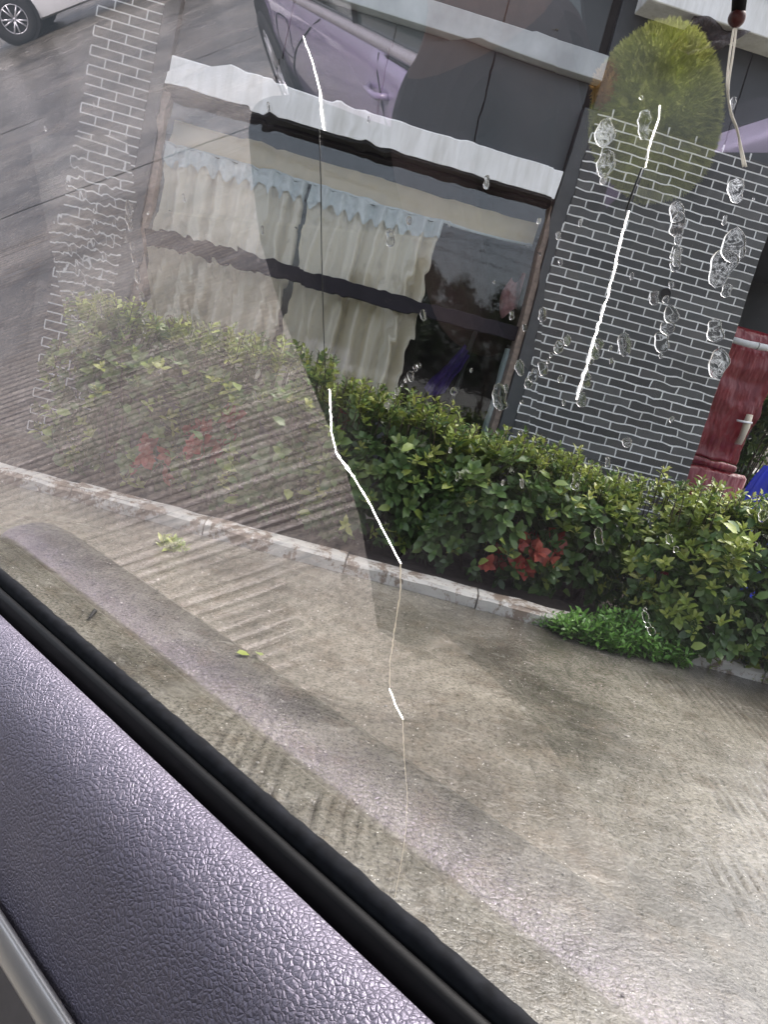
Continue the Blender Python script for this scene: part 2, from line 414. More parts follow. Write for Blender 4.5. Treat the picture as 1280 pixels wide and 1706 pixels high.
# grout sheets with bricks proud of them
ROW, PIT, GR = 0.0635, 0.222, 0.0100
proto = {}
def brick(u0_, u1_, z0, z1, parent, i):
    key = (round(u1_ - u0_, 3), i)
    if key not in proto:
        w = u1_ - u0_; hh = z1 - z0
        proto[key] = MB().box(lambda a, b, c_: FA * a + FB * b + UP * c_, -w / 2, w / 2, -0.0065, 0.004, -hh / 2, hh / 2, 0.0022).mesh('brick')
        proto[key].materials.append(M_bricks[i])
    o = bpy.data.objects.new('brick', proto[key]); COL.objects.link(o)
    o.parent = parent; o.matrix_parent_inverse = parent_inv(parent)
    o.location = Fc((u0_ + u1_) / 2, D0 - 0.002 + rnd.uniform(-0.001, 0.001), (z0 + z1) / 2)
    return o
def brick_face(name, ua, ub, za, zb, edge_l, edge_r, zvis, budget):
    wall = MB().box(Fc, ua, ub, D0, D0 + 0.35, 0.0, zb).build(name, M_slate, house)
    # the white joints are a thin raised lattice lying between the bricks
    gm = MB()
    rest = MB()
    z = za; r = 0; n = 0
    while z < zb - 0.02:
        off = (0.0 if r % 2 else PIT / 2) + edge_l
        lo = ua + edge_l + rnd.uniform(-0.004, 0.004); hi = ub - edge_r
        gm.box(Fc, lo, hi, D0 - 0.006, D0 + 0.004, z - GR / 2, z + GR / 2)
        u = ua + off - PIT
        while u < hi:
            a, b = max(u + GR / 2, lo), min(u + PIT - GR / 2, hi)
            if b - a > 0.02:
                z0, z1 = z + GR / 2, min(z + ROW - GR / 2, zb)
                if z > zvis and n < budget:
                    brick(a, b, z0, z0 + ROW - GR, wall, rnd.choice((0, 0, 1, 2))); n += 1
                else:
                    rest.box(Fc, a, b, D0 - 0.0085, D0 + 0.002, z0, z1)
            if lo < u + PIT < hi - 0.01:
                gm.box(Fc, u + PIT - GR / 2, u + PIT + GR / 2, D0 - 0.0055, D0 + 0.004, z + GR / 2, z + ROW - GR / 2)
            u += PIT
        z += ROW; r += 1
    gm.build('grout', M_grout, wall)
    if rest.v: stuff(rest.build('brick_rows', M_bricks[0], wall))
    return wall
w1 = brick_face('brick_wall', 1.435, 3.07, 0.06, 3.385, 0.10, 0.0, 0.78, 300)
w1['label'] = 'wide slate brick wall right of the window'
w2 = brick_face('brick_pillar', -2.16, -1.525, 0.06, 3.9, 0.10, 0.105, 0.95, 0)
w2['label'] = 'narrow slate brick pillar left of the window'
vp_ = MB().tube([Fc(2.428, 6.05, 2.293), Fc(2.428, 5.985, 2.293)], 0.042, 20).build('vent_pipe', M_dark, house)
MB().tube([Fc(2.428 + 0.045 * math.cos(k * math.pi / 10), 5.985, 2.293 + 0.045 * math.sin(k * math.pi / 10)) for k in range(21)], 0.005, 6, False).build('vent_rim', M_slate, vp_, smooth=True)
# white canopy over the window with its dark drip edge
b = MB(); b.prism(lambda p, q, r: Fc(r, q, p), [(2.725, 5.93), (2.915, 5.93), (2.925, 5.945), (2.925, 6.06), (2.725, 6.06)], -1.50, 1.405)
o = b.build('canopy', M_white, house)
MB().box(Fc, -1.495, 1.40, 5.935, 6.05, 2.705, 2.723).build('drip_edge', M_dark, o)
# wall between canopy and upper band, in panels; the upper white band; cladding above
up_ = MB().box(Fc, -1.523, 1.433, 6.10, 6.3, 2.70, 4.45).build('upper_wall', M_dark, house)
for k in range(4):
    a = -1.52 + k * 0.738
    MB().box(Fc, a + 0.004, a + 0.734, 6.06, 6.12, 2.93, 3.585, 0.004).build('panel', M_panel, up_)
    MB().box(Fc, a + 0.004, a + 0.734, 6.05, 6.12, 3.775, 4.44, 0.004).build('panel', M_panel, up_)
MB().box(Fc, -1.52, 1.49, 5.97, 6.09, 3.59, 3.765, 0.004).build('white_band', simple('shaded_white_band', (0.45, 0.48, 0.50), 0.5, 0.25, 3), house)  # white band, with the shade it lies in put into its grey
uw = MB().box(Fc, 1.44, 3.3, 6.10, 6.3, 3.39, 4.45).build('upper_wall', M_dark, house)
for a0, a1 in ((1.50, 2.55), (2.556, 3.3)):
    MB().box(Fc, a0, a1, 6.04, 6.12, 3.40, 4.40, 0.004).build('panel', M_panel2, uw)
MB().box(Fc, -2.9, -2.165, 6.10, 6.3, 0, 4.45).build('side_wall', M_panel2, house)
# roof edge at the upper right
rf = MB().box(Fc, 1.60, 3.4, 5.78, 6.03, 4.10, 4.34, 0.006).build('roof_edge', M_white, house)
MB().box(Fc, 1.40, 3.4, 5.76, 6.03, 4.345, 4.48).build('gutter', M_dark, rf)
# window
win = bpy.data.objects.new('window', None); COL.objects.link(win); win.location = Fc(0, 6.1, 0.9); win.parent = house; win.matrix_parent_inverse = parent_inv(house)
WZ0, WZ1 = 0.86, 2.70
def wpart(name, mat, *a, **k): return MB().box(Fc, *a, **k).build(name, mat, win)
wpart('sill', M_slate, -1.52, 1.43, 6.0, 6.2, 0.0, WZ0)
wpart('frame', M_wood, 1.385, 1.432, 6.03, 6.16, WZ0, WZ1, bev=0.004)
wpart('frame', M_wood, -1.522, -1.475, 6.03, 6.16, WZ0, WZ1, bev=0.004)
wpart('frame', M_frame, -1.475, 1.385, 6.05, 6.15, WZ1 - 0.015, WZ1)
wpart('crossbar', M_frame, -1.474, 1.384, 6.075, 6.135, 1.665, 1.775, bev=0.003)
wpart('reveal', M_pale, 1.36, 1.383, 6.14, 6.22, WZ0, 1.6)
for z0, z1 in ((WZ0, 1.667), (1.773, WZ1 - 0.015)):
    g = MB().add([Fc(-1.475, 6.10, z0), Fc(1.385, 6.10, z0), Fc(1.385, 6.10, z1), Fc(-1.475, 6.10, z1)], [(0, 1, 2, 3)])
    o = g.build('pane', M_houseglass, win, recalc=False)
    if o.data.polygons[0].normal.dot(FB) > 0: o.data.flip_normals()
# room behind the glass
rm = MB(); rm.box(Fc, -2.4, 3.0, 9.2, 9.3, 0, 3.1); rm.box(Fc, -2.5, -2.4, 6.25, 9.2, 0, 3.1); rm.box(Fc, 3.0, 3.1, 6.36, 9.2, 0, 3.1)
rm.box(Fc, -2.5, 3.1, 6.31, 9.3, 3.1, 3.2); rm.box(Fc, -2.5, 3.1, 6.22, 9.3, -0.05, 0.3)
rm.build('room', M_room, house)
lt = MB().box(Fc, -1.47, 1.38, 6.29, 6.31, 2.44, 2.60).build('lintel', M_beige, house)
# right side: dark passage beside the house
pw = MB().box(Fc, 3.12, 5.2, 8.8, 8.9, 0, 4.0).build('back_wall', simple('passage_wall', (0.03, 0.033, 0.036), 0.8), house)
MB().box(Fc, 3.08, 4.9, 6.34, 8.8, 3.2, 3.38).build('passage_ceiling', M_panel2, house)

# curtains -----------------------------------------------------------
def curtain(u0_, u1_, z0, z1, seed, label):
    t = thing('curtain', Fc((u0_ + u1_) / 2, 6.4, z0), label, 'curtain', 'curtains behind the house window')
    r = random.Random(seed)
    nf = int((u1_ - u0_) / 0.135)
    jit = [r.uniform(-0.35, 0.35) for _ in range(nf + 3)]; amp = [r.uniform(0.5, 1.3) for _ in range(nf + 3)]
    def fn(a, b):
        q = a * nf; i = int(q)
        k = math.sin((q + 0.8 * (jit[i] * (1 - (q - i)) + jit[i + 1] * (q - i))) * 2 * math.pi)
        k = math.copysign(abs(k) ** 0.75, k)
        am = 0.075 * (amp[i] * (1 - (q - i)) + amp[i + 1] * (q - i)) * (0.55 + 0.45 * (1 - b))
        z = z0 + (z1 - z0) * b
        u = u0_ + (u1_ - u0_) * a - (0.05 * (1 - b) * (a - 0.3)) + 0.012 * noise.noise(Vector((a * 9, z * 3, seed)))
        k += 0.35 * math.sin(q * 6.2832 * 2.3 + 2.2 * jit[i]) + 0.5 * noise.noise(Vector((u * 9, z * 1.1, seed + 9)))
        return Fc(u, 6.25 + am * k + 0.012 * noise.noise(Vector((u * 5, z * 2.2, seed + 4))), z)
    o = MB().grid(fn, nf * 14, 26).build('cloth', M_curtain, t, smooth=True, recalc=False)
    def rf_(a, b):
        p = fn(a, 1.0); k = 1 + 0.35 * math.sin(a * nf * 9.1) * (1 - b)
        return p - FB * (0.028 + 0.010 * math.sin(a * nf * 14.0 + 2)) + UP * (-0.085 * k + 0.12 * b - 0.01)
    MB().grid(rf_, nf * 16, 7).build('ruffle', M_paleblue, t, smooth=True, recalc=False)
    return t
curtain(-1.46, -0.43, 0.55, 2.39, 3, 'left beige pleated curtain with pale blue ruffle, next to the brick pillar')
curtain(-0.40, 0.64, 0.55, 2.39, 11, 'right beige pleated curtain with pale blue ruffle, beside the dark opening')
cr = thing('curtain_rail', Fc(0, 6.25, 2.42), 'thin pale curtain rail above the pleated curtains', 'curtain rail')
MB().tube([Fc(-1.5, 6.25, 2.425), Fc(1.37, 6.25, 2.425)], 0.009, 10).build('rail', M_paleblue, cr, smooth=True)
for u in (-1.46, 0.69, 1.34): MB().box(Fc, u - 0.012, u + 0.012, 6.245, 6.288, 2.412, 2.438, 0.003).build('bracket', M_white, cr)

# things behind the glass at the right of the window ------------------
def inside_things():
    t = thing('stand_pole', Fc(1.2, 7.0, 0.3), 'dark pole standing inside the window, purple cloth tied to it', 'pole')
    MB().tube([Fc(1.17, 7.0, 0.3), Fc(1.20, 7.0, 1.0), Fc(1.235, 7.0, 1.75)], 0.02, 10).build('shaft', simple('pole_metal', (0.10, 0.10, 0.09), 0.4), t, smooth=True)
    MB().tube([Fc(1.183, 7.0, 0.98), Fc(1.188, 7.0, 1.01)], 0.026, 10).build('collar', M_greytrim, t, smooth=True)
    m = simple('purple_cloth', (0.10, 0.045, 0.34), 0.6, 0.25, 20)
    def fn(a, b):
        z = 1.50 - 0.36 * b; u = 1.22 - 0.16 * b - 0.16 * (a - 0.2) * (0.35 + b * 0.9)
        return Fc(u, 6.96 - 0.03 * math.sin(a * 19 + b * 2) - 0.02 * math.sin(b * 7), z + 0.10 * a * (1 - b) - 0.05 * math.sin(a * 3) * b)
    o = MB().grid(fn, 26, 16).build('purple_cloth', m, smooth=True, recalc=False)
    tag(o, 'crumpled purple cloth hanging from the pole inside the window', 'cloth')
    t = thing('green_bin', Fc(1.0, 6.75, 0.3), 'green plastic bin half hidden by the hedge top', 'bin')
    m = simple('green_plastic', (0.02, 0.22, 0.06), 0.35)
    MB().tube([Fc(0.99, 6.78, 0.3), Fc(0.99, 6.78, 0.87)], [0.13, 0.17], 20).build('tub', m, t)
    MB().tube([Fc(0.99, 6.78, 0.865), Fc(0.99, 6.78, 0.90)], [0.185, 0.185], 20).build('rim', m, t)
    m = simple('pink_figure_cloth', (0.52, 0.27, 0.27), 0.75, 0.3, 30)  # pink cloth added in place of a pinkish figure
    def fp(a, b):
        z = 2.20 - 0.30 * b; return Fc(1.44 - 0.16 * a * (0.6 + 0.4 * math.sin(b * 2.5)), 6.55 + 0.03 * math.sin(a * 8 + b * 3), z + 0.05 * math.sin(a * 5 + 1))
    tag(MB().grid(fp, 18, 18).build('pink_figure_cloth', m, smooth=True, recalc=False), 'dull pink cloth standing in for a pinkish figure inside the window near the wooden frame', 'cloth')
inside_things()

# red cabinet, pipe and blue cloth beside the house --------------------
def beside_house():
    t = thing('red_cabinet', Fc(3.4, 6.5, 0.0), 'tall dark red metal cabinet with stepped front beside the brick wall', 'cabinet')
    m = NT('dark_red_enamel'); co = m.coord(); n = m.noise(co, 5, 6)
    m.set(color=m.ramp(n, [(0.3, (0.12, 0.006, 0.011)), (0.7, (0.22, 0.012, 0.02))]), rough=0.32, normal=m.bump(m.noise(m.scaled(co, (7, 7, 2.2)), 1.0, 3), 0.9, 0.07)); m = m.m
    def rounded(name, u0_, u1_, d0, d1, z0, z1, parent, mat, b=0.03):
        o = MB().box(Fc, u0_, u1_, d0, d1, z0, z1, b).build(name, mat, parent); return smooth_by_angle(o, 60)
    up = MB(); P = []
    def fb(a, b):
        ang = a * 2 * math.pi
        z = 1.17 + (2.28 - 1.17) * b; k = 1.0 if b < 0.93 else math.sqrt(max(0.02, 1 - ((b - 0.93) / 0.07) ** 2 * 0.5))
        cu, cd_ = math.cos(ang), math.sin(ang)
        sq = lambda x: math.copysign(abs(x) ** 0.22, x)
        w_ = 0.03 * noise.noise(Vector((cu * 2, b * 3.5, cd_ * 2))) + 0.015 * noise.noise(Vector((cu * 6, b * 9, cd_ * 6)))
        return Fc(3.39 + (0.27 + w_) * sq(cu) * k + 0.05 * b, 6.52 + (0.16 + w_ * 1.5) * sq(cd_) * k, z)
    up.grid(fb, 72, 40, closed_u=True); up.f.append(tuple(i * 40 + 39 for i in range(72))); up.f.append(tuple(i * 40 for i in range(72))[::-1])
    body = up.build('upper_body', m, t, smooth=True)
    rounded('lower_body', 3.08, 3.72, 6.25, 6.72, 0.02, 1.10, t, m)
    rounded('lip', 3.10, 3.60, 6.27, 6.66, 1.103, 1.165, t, m, 0.012)
    h = MB().tube([Fc(3.55, 6.30, 1.34), Fc(3.56, 6.29, 1.5), Fc(3.565, 6.30, 1.60)], [0.028, 0.035, 0.024], 10).build('latch', simple('cream_plastic', (0.6, 0.54, 0.42), 0.5), t, smooth=True)
    MB().tube([Fc(3.46, 6.27, 1.52), Fc(3.58, 6.25, 1.535)], 0.009, 8).build('latch_bar', M_white, h, smooth=True)
    p = thing('white_pipe', Fc(3.6, 6.25, 2.2), 'white plastic pipe crossing in front of the red cabinet top', 'pipe')
    MB().tube([Fc(3.09, 6.22, 2.13), Fc(4.6, 6.22, 2.16)], 0.026, 14).build('tube', M_white, p, smooth=True)
    MB().tube([Fc(3.385, 6.22, 2.136), Fc(3.395, 6.22, 2.136)], 0.029, 14).build('coupling', simple('grey_band', (0.3, 0.3, 0.3), 0.5), p, smooth=True)
    mb = simple('blue_tarp', (0.015, 0.03, 0.50), 0.45, 0.25, 6); mb2 = simple('violet_tarp', (0.14, 0.07, 0.42), 0.5)
    def fn(a, b):
        ang = a * 2 * math.pi; r = 0.10 + 0.22 * b ** 0.8; r *= 1 + 0.10 * math.sin(ang * 7 + 1) + 0.07 * math.sin(ang * 11)
        return Fc(3.42 + 0.19 - 0.05 * b + r * math.cos(ang), 5.75 + r * math.sin(ang) * 0.7, 1.22 - 1.1 * b)
    t2 = thing('blue_tarpaulin', Fc(3.5, 5.75, 0.1), 'bright blue tarpaulin draped over a heap behind the hedge end', 'tarpaulin')
    MB().grid(fn, 60, 14, closed_u=True).build('sheet', mb, t2, smooth=True)
    def fn2(a, b): return Fc(3.52 + 0.20 * a, 5.60 + 0.03 * math.sin(a * 9), 1.28 - 0.22 * b - 0.12 * a)
    MB().grid(fn2, 14, 8).build('violet_fold', mb2, t2, smooth=True)
    # dark brown bag under the roof edge
    def fb2(a, b):
        k = noise.noise(Vector((a * 4, b * 4, 2)))
        return Fc(1.96 + 0.42 * a - 0.10 * b - 0.16 * a * b, 5.80 - 0.05 * k - 0.04 * math.sin(a * 7 + b * 4), 4.105 - 0.25 * b + 0.02 * math.sin(a * 9) * b)
    mbag = NT('dark_brown_plastic'); n = mbag.noise(mbag.coord(), 14, 5, 0.6, 2)
    mbag.set(color=mbag.ramp(n, [(0.3, (0.012, 0.008, 0.008)), (0.7, (0.05, 0.03, 0.028))]), rough=0.25, normal=mbag.bump(n, 0.9, 0.03))
    tag(MB().grid(fb2, 28, 20).build('plastic_wrap', mbag.m, smooth=True), 'dark brown crumpled plastic tucked under the white roof edge', 'plastic')
beside_house()

# terrace behind the hedge
ter = bpy.data.objects.new('terrace', None); COL.objects.link(ter); struct(ter)
MB().box(lambda a, b, c_: Vector((a, b, c_)), -6, 9, 5.66, 12, -0.05, 0.10).build('base', M_ground, ter)
mpl = simple('grey_board', (0.20, 0.19, 0.175), 0.6, 0.4, 12)
for i in range(7):
    MB().box(lambda a, b, c_: Vector((a, b, c_)), 2.35 + rnd.uniform(-.05, .05), 5.4, 4.68 + i * 0.125, 4.795 + i * 0.125, 0.115, 0.15 + rnd.uniform(-.006, .006), 0.006).build('board', mpl, ter)
for (x, y, s_) in ((2.20, 4.62, 0.07), (2.38, 4.60, 0.10), (2.06, 4.60, 0.06)):
    r = random.Random(int(x * 100)); b = MB()
    b.grid(lambda a, q, x=x, y=y, s_=s_: (x + s_ * (a - 0.5) * 2 + 0.01 * math.sin(q * 7), y + s_ * (q - 0.5) * 1.2, 0.135 + 0.025 * noise.noise(Vector((a * 5 + x, q * 5, 1)))), 9, 8)
    o = b.build('paper_scrap', M_white, smooth=True, recalc=False)
    tag(o, {2.20: 'small white paper scrap on the kerb under the right bush', 2.38: 'largest white plastic scrap at the right end of the kerb', 2.06: 'smallest white scrap under the low branches of the right bush'}[x], 'scrap', 'white scraps on the kerb')

# ================================================================== plants
def leaf_material(name, base, gloss=0.35, var=0.35):
    t = NT(name); oi = t.node('ShaderNodeObjectInfo'); at = t.node('ShaderNodeAttribute'); at.attribute_name = 'tone'
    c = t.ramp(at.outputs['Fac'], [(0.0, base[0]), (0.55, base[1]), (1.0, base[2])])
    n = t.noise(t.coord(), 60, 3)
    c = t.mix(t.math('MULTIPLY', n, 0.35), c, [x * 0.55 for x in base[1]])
    d = t.node('ShaderNodeBsdfTranslucent'); t.l.new(c, d.inputs[0])
    t.set(color=c, rough=gloss, spec=0.5)
    mx = t.node('ShaderNodeMixShader'); mx.inputs[0].default_value = 0.22
    t.l.new(t.b.outputs[0], mx.inputs[1]); t.l.new(d.outputs[0], mx.inputs[2]); t.l.new(mx.outputs[0], t.out.inputs[0]); return t.m
M_leaf = leaf_material('glossy_hedge_leaf', ((0.026, 0.062, 0.02), (0.095, 0.175, 0.05), (0.27, 0.34, 0.09)))
M_young = leaf_material('young_leaf', ((0.14, 0.22, 0.045), (0.28, 0.36, 0.07), (0.44, 0.46, 0.12)))
M_red = leaf_material('red_leaf', ((0.20, 0.032, 0.024), (0.42, 0.07, 0.05), (0.55, 0.18, 0.12)))
M_weed = leaf_material('weed_leaf', ((0.07, 0.18, 0.035), (0.15, 0.33, 0.06), (0.26, 0.47, 0.10)))
M_tree = leaf_material('tree_leaf', ((0.015, 0.03, 0.013), (0.03, 0.055, 0.02), (0.06, 0.09, 0.03)))
M_stem = simple('brown_stem', (0.06, 0.045, 0.032), 0.8, 0.3, 40)

LEAF = [(0, 0, 0), (0.30, 0.30, 0.06), (0.68, 0.26, 0.05), (1.0, 0, -0.08), (0.68, -0.26, 0.05), (0.30, -0.30, 0.06), (0.32, 0, 0.0), (0.68, 0, -0.005)]
LEAFF = [(0, 6, 1), (1, 6, 7, 2), (2, 7, 3), (0, 5, 6), (5, 4, 7, 6), (4, 3, 7)]
class Leaves:
    def __init__(s): s.v = []; s.f = []; s.t = []
    def leaf(s, p, d, nrm, L, tone, w=1.0):
        d = d.normalized(); y = nrm.cross(d)
        if y.length < 1e-5: y = d.orthogonal()
        y.normalize(); z = d.cross(y); n = len(s.v)
        for a, b, c_ in LEAF: s.v.append(tuple(p + d * (a * L) + y * (b * L * w) + z * (c_ * L)))
        s.f += [tuple(i + n for i in q) for q in LEAFF]; s.t += [tone] * 8
    def rosette(s, p, axis, L, r, tone, nl=6, spread=0.85, w=0.95):
        axis = axis.normalized(); x = axis.orthogonal().normalized(); y = axis.cross(x); a0 = r.uniform(0, 6.28)
        for i in range(nl):
            a = a0 + i * 2.4; k = i / nl
            rad = x * math.cos(a) + y * math.sin(a)
            d = rad * (spread * (1.15 - 0.55 * k)) + axis * (0.25 + 0.75 * k)
            s.leaf(p - axis * (0.035 * (1 - k)), d, axis + rad * 0.3, L * (1.05 - 0.4 * k) * r.uniform(0.8, 1.15), max(0, min(1, tone + r.uniform(-0.15, 0.15) + 0.12 * k)), w)
    def build(s, name, mat, parent):
        me = bpy.data.meshes.new(name); me.from_pydata(s.v, [], s.f); me.update()
        at = me.attributes.new('tone', 'FLOAT', 'POINT'); at.data.foreach_set('value', s.t)
        return link(name, me, mat, parent, True)

def one_leaf_mesh(mat, tone):
    l = Leaves(); l.leaf(Vector((0, 0, 0)), Vector((1, 0, 0)), Vector((0, 0, 1)), 1.0, tone)
    me = bpy.data.meshes.new('leaf'); me.from_pydata(l.v, [], l.f); at = me.attributes.new('tone', 'FLOAT', 'POINT'); at.data.foreach_set('value', l.t)
    me.materials.append(mat); me.polygons.foreach_set('use_smooth', [True] * len(me.polygons)); return me
LEAFM = [one_leaf_mesh(M_leaf, t_) for t_ in (0.35, 0.6, 0.8)] + [one_leaf_mesh(M_young, t_) for t_ in (0.4, 0.7)]

def shrub(cx, cy, rx, ry, z0, z1, n, seed, label, young=0.25, red=(), nleaf=45, Ls=0.085, lean=0.0):
    r = random.Random(seed)
    t = thing('hedge_shrub', (cx, cy, 0.07), label, 'shrub', 'shrubs of the hedge along the kerb')
    fol, you, redl, st = Leaves(), Leaves(), Leaves(), MB()
    H = z1 - z0
    def surf(k):
        # point on an uneven rounded block
        while True:
            a = r.uniform(0, 2 * math.pi); e = r.uniform(-0.9, 1.0)
            sq = lambda v, p: math.copysign(abs(v) ** p, v)
            q = math.sqrt(max(0, 1 - e * e)) ** 0.6
            x = sq(math.cos(a), 0.7) * q; y = sq(math.sin(a), 0.7) * q; z = sq(e, 0.8)
            s_ = 1 + 0.22 * noise.noise(Vector((x * 2.1 + seed, y * 2.1, z * 2.1))) + 0.12 * noise.noise(Vector((x * 5, y * 5 + seed, z * 5)))
            p = Vector((cx + x * rx * s_ * k + lean * z, cy + y * ry * s_ * k, z0 + H * 0.5 + z * H * 0.5 * (0.95 + 0.05 * s_) * k))
            if p.z > 0.1: return p, Vector((x, y, z * 0.8 + 0.35))
    for i in range(n):
        k = (r.uniform(0.35, 0.7) if i % 4 == 0 else r.uniform(0.68, 1.03)) if r.random() < 0.62 else r.uniform(0.93, 1.08)
        p, nr = surf(k)
        up_t = (p.z - z0) / H
        jit = Vector((r.gauss(0, 0.35), r.gauss(0, 0.35), r.gauss(0.25, 0.3)))
        clump = noise.noise(Vector((p.x * 4.5, p.y * 4.5, p.z * 4.5 + seed)))
        if clump < -0.28 and r.random() < 0.75: continue
        L = Ls * r.uniform(0.75, 1.2)
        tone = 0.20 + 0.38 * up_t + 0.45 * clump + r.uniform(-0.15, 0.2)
        isred = any((p.x - a) ** 2 + (p.z - b) ** 2 < c_ * c_ and p.y < cy for a, b, c_ in red)
        if isred and r.random() < 0.65: redl.rosette(p, nr + jit, L * 1.05, r, r.uniform(0.2, 0.8), 6, 0.8, 1.1)
        elif k > 0.95 and r.random() < young * (0.25 + up_t * 1.3): you.rosette(p, nr + jit + UP * 0.6, L * 0.8, r, r.uniform(0.1, 0.9), 6, 0.7, 0.75)
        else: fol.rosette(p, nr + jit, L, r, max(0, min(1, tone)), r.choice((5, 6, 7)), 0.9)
    # upright shoots along the top
    for i in range(int(n * 0.10)):
        x = cx + r.uniform(-0.9, 0.9) * rx; y = cy + r.uniform(-0.8, 0.5) * ry
        zt = z1 * r.uniform(0.94, 1.0); h = r.uniform(0.03, 0.15)
        st.tube([(x, y, zt - 0.15), (x + r.uniform(-.02, .02), y, zt + h)], 0.003, 5)
        for kk in range(4):
            (you if r.random() < 0.6 else fol).rosette(Vector((x, y, zt - 0.02 + h * kk / 3)), Vector((r.gauss(0, .3), r.gauss(0, .3), 1)), Ls * 0.7, r, r.uniform(0.3, 0.9), 4, 0.9, 0.7)
    for i in range(9):
        x = cx + r.uniform(-0.75, 0.75) * rx; y = cy + r.uniform(-0.6, 0.6) * ry
        pts = [(x, y, 0.05)]; qx, qy = x, y
        for k in range(1, 5):
            qx += r.uniform(-0.07, 0.07); qy += r.uniform(-0.06, 0.06); pts.append((qx, qy, 0.05 + (z1 - 0.15) * k / 4.6))
        st.tube(pts, [0.013, 0.011, 0.009, 0.006, 0.003], 6)
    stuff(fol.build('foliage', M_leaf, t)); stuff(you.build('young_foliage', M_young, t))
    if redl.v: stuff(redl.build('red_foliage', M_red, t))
    st.build('stems', M_stem, t, smooth=True)
    for i in range(nleaf):          # single leaves on the side facing the road
        for _ in range(40):
            p, nr = surf(r.uniform(1.0, 1.06))
            if p.y < cy - 0.1 * ry: break
        m = LEAFM[r.choice((0, 1, 1, 2, 3, 4))]
        o = bpy.data.objects.new('leaf', m); COL.objects.link(o)
        d = Vector((r.gauss(0, 1), r.gauss(-0.5, 0.5), r.gauss(0.2, 0.6))).normalized()
        L = Ls * r.uniform(0.85, 1.25)
        yv = (Vector((0, -0.6, 1)) + nr * 0.5).cross(d).normalized(); zv = d.cross(yv)
        o.parent = t
        o.matrix_parent_inverse = parent_inv(t)
        o.location = p; o.rotation_euler = Matrix((d, yv, zv)).transposed().to_euler(); o.scale = (L, L, L)
    return t
shrub(-1.80, 5.12, 0.54, 0.42, 0.10, 1.12, 620, 21, 'leftmost sparse hedge shrub, in front of the brick pillar foot', 0.5, [(-1.5, 0.30, 0.14)])
shrub(-0.98, 5.10, 0.50, 0.45, 0.10, 1.13, 760, 22, 'hedge shrub with red leaf cluster below the left curtain', 0.4, [(-1.2, 0.52, 0.13), (-1.05, 0.62, 0.10)])
shrub(-0.12, 5.10, 0.52, 0.46, 0.10, 1.00, 950, 23, 'hedge shrub below the right curtain beside the cracked line in the glass', 0.35, [(-0.35, 0.86, 0.07)])
shrub(0.66, 5.08, 0.52, 0.48, 0.08, 0.93, 1150, 24, 'dark dense hedge shrub with red leaves near its foot below the window corner', 0.22, [(0.95, 0.32, 0.12), (0.72, 0.22, 0.10), (1.12, 0.42, 0.09)])
shrub(1.28, 5.15, 0.42, 0.46, 0.08, 0.86, 800, 25, 'hedge shrub in front of the middle of the brick wall', 0.5)
shrub(2.14, 4.66, 0.60, 0.48, -0.08, 0.95, 1450, 26, 'rightmost and largest olive green bush hanging over the kerb end', 0.75, (), 55, 0.08)

def weed(cx, cy, rx, ry, h, n, seed, label, mat=None, L=0.035, z=0.01):
    r = random.Random(seed); t = thing('weed', (cx, cy, z), label, 'weed'); l = Leaves(); st = MB()
    for i in range(n):
        a = r.uniform(0, 6.28); q = math.sqrt(r.random()); x = cx + rx * q * math.cos(a); y = cy + ry * q * math.sin(a)
        hh = h * (1 - 0.6 * q) * r.uniform(0.5, 1.1); dx, dy = r.gauss(0, 0.03), r.gauss(-0.02, 0.03)
        st.tube([(x, y, z), (x + dx, y + dy, z + hh)], 0.0015, 4, False)
        for k in range(3): l.rosette(Vector((x + dx * (k + 1) / 3, y + dy * (k + 1) / 3, z + hh * (k + 1) / 3)), Vector((r.gauss(0, .4), r.gauss(-.2, .4), 1)), L * r.uniform(.7, 1.3), r, r.uniform(0.1, 0.9), 4, 1.0, 0.6)
    stuff(l.build('leaves', mat or M_weed, t)); st.build('stems', M_weed if False else M_stem, t)
weed(1.52, 4.31, 0.40, 0.15, 0.23, 330, 31, 'bright green creeping weed spilling over the kerb onto the concrete', None, 0.05)
weed(1.18, 4.40, 0.20, 0.07, 0.10, 60, 32, 'thin trailing weed along the kerb left of the big weed clump', None, 0.035)
weed(-1.05, 4.02, 0.07, 0.06, 0.05, 12, 33, 'tiny pale weed growing alone out of the ribbed concrete', M_young, 0.06)
weed(2.30, 4.45, 0.22, 0.10, 0.20, 70, 34, 'loose pale green weed under the right bush at the kerb end', M_young, 0.05)
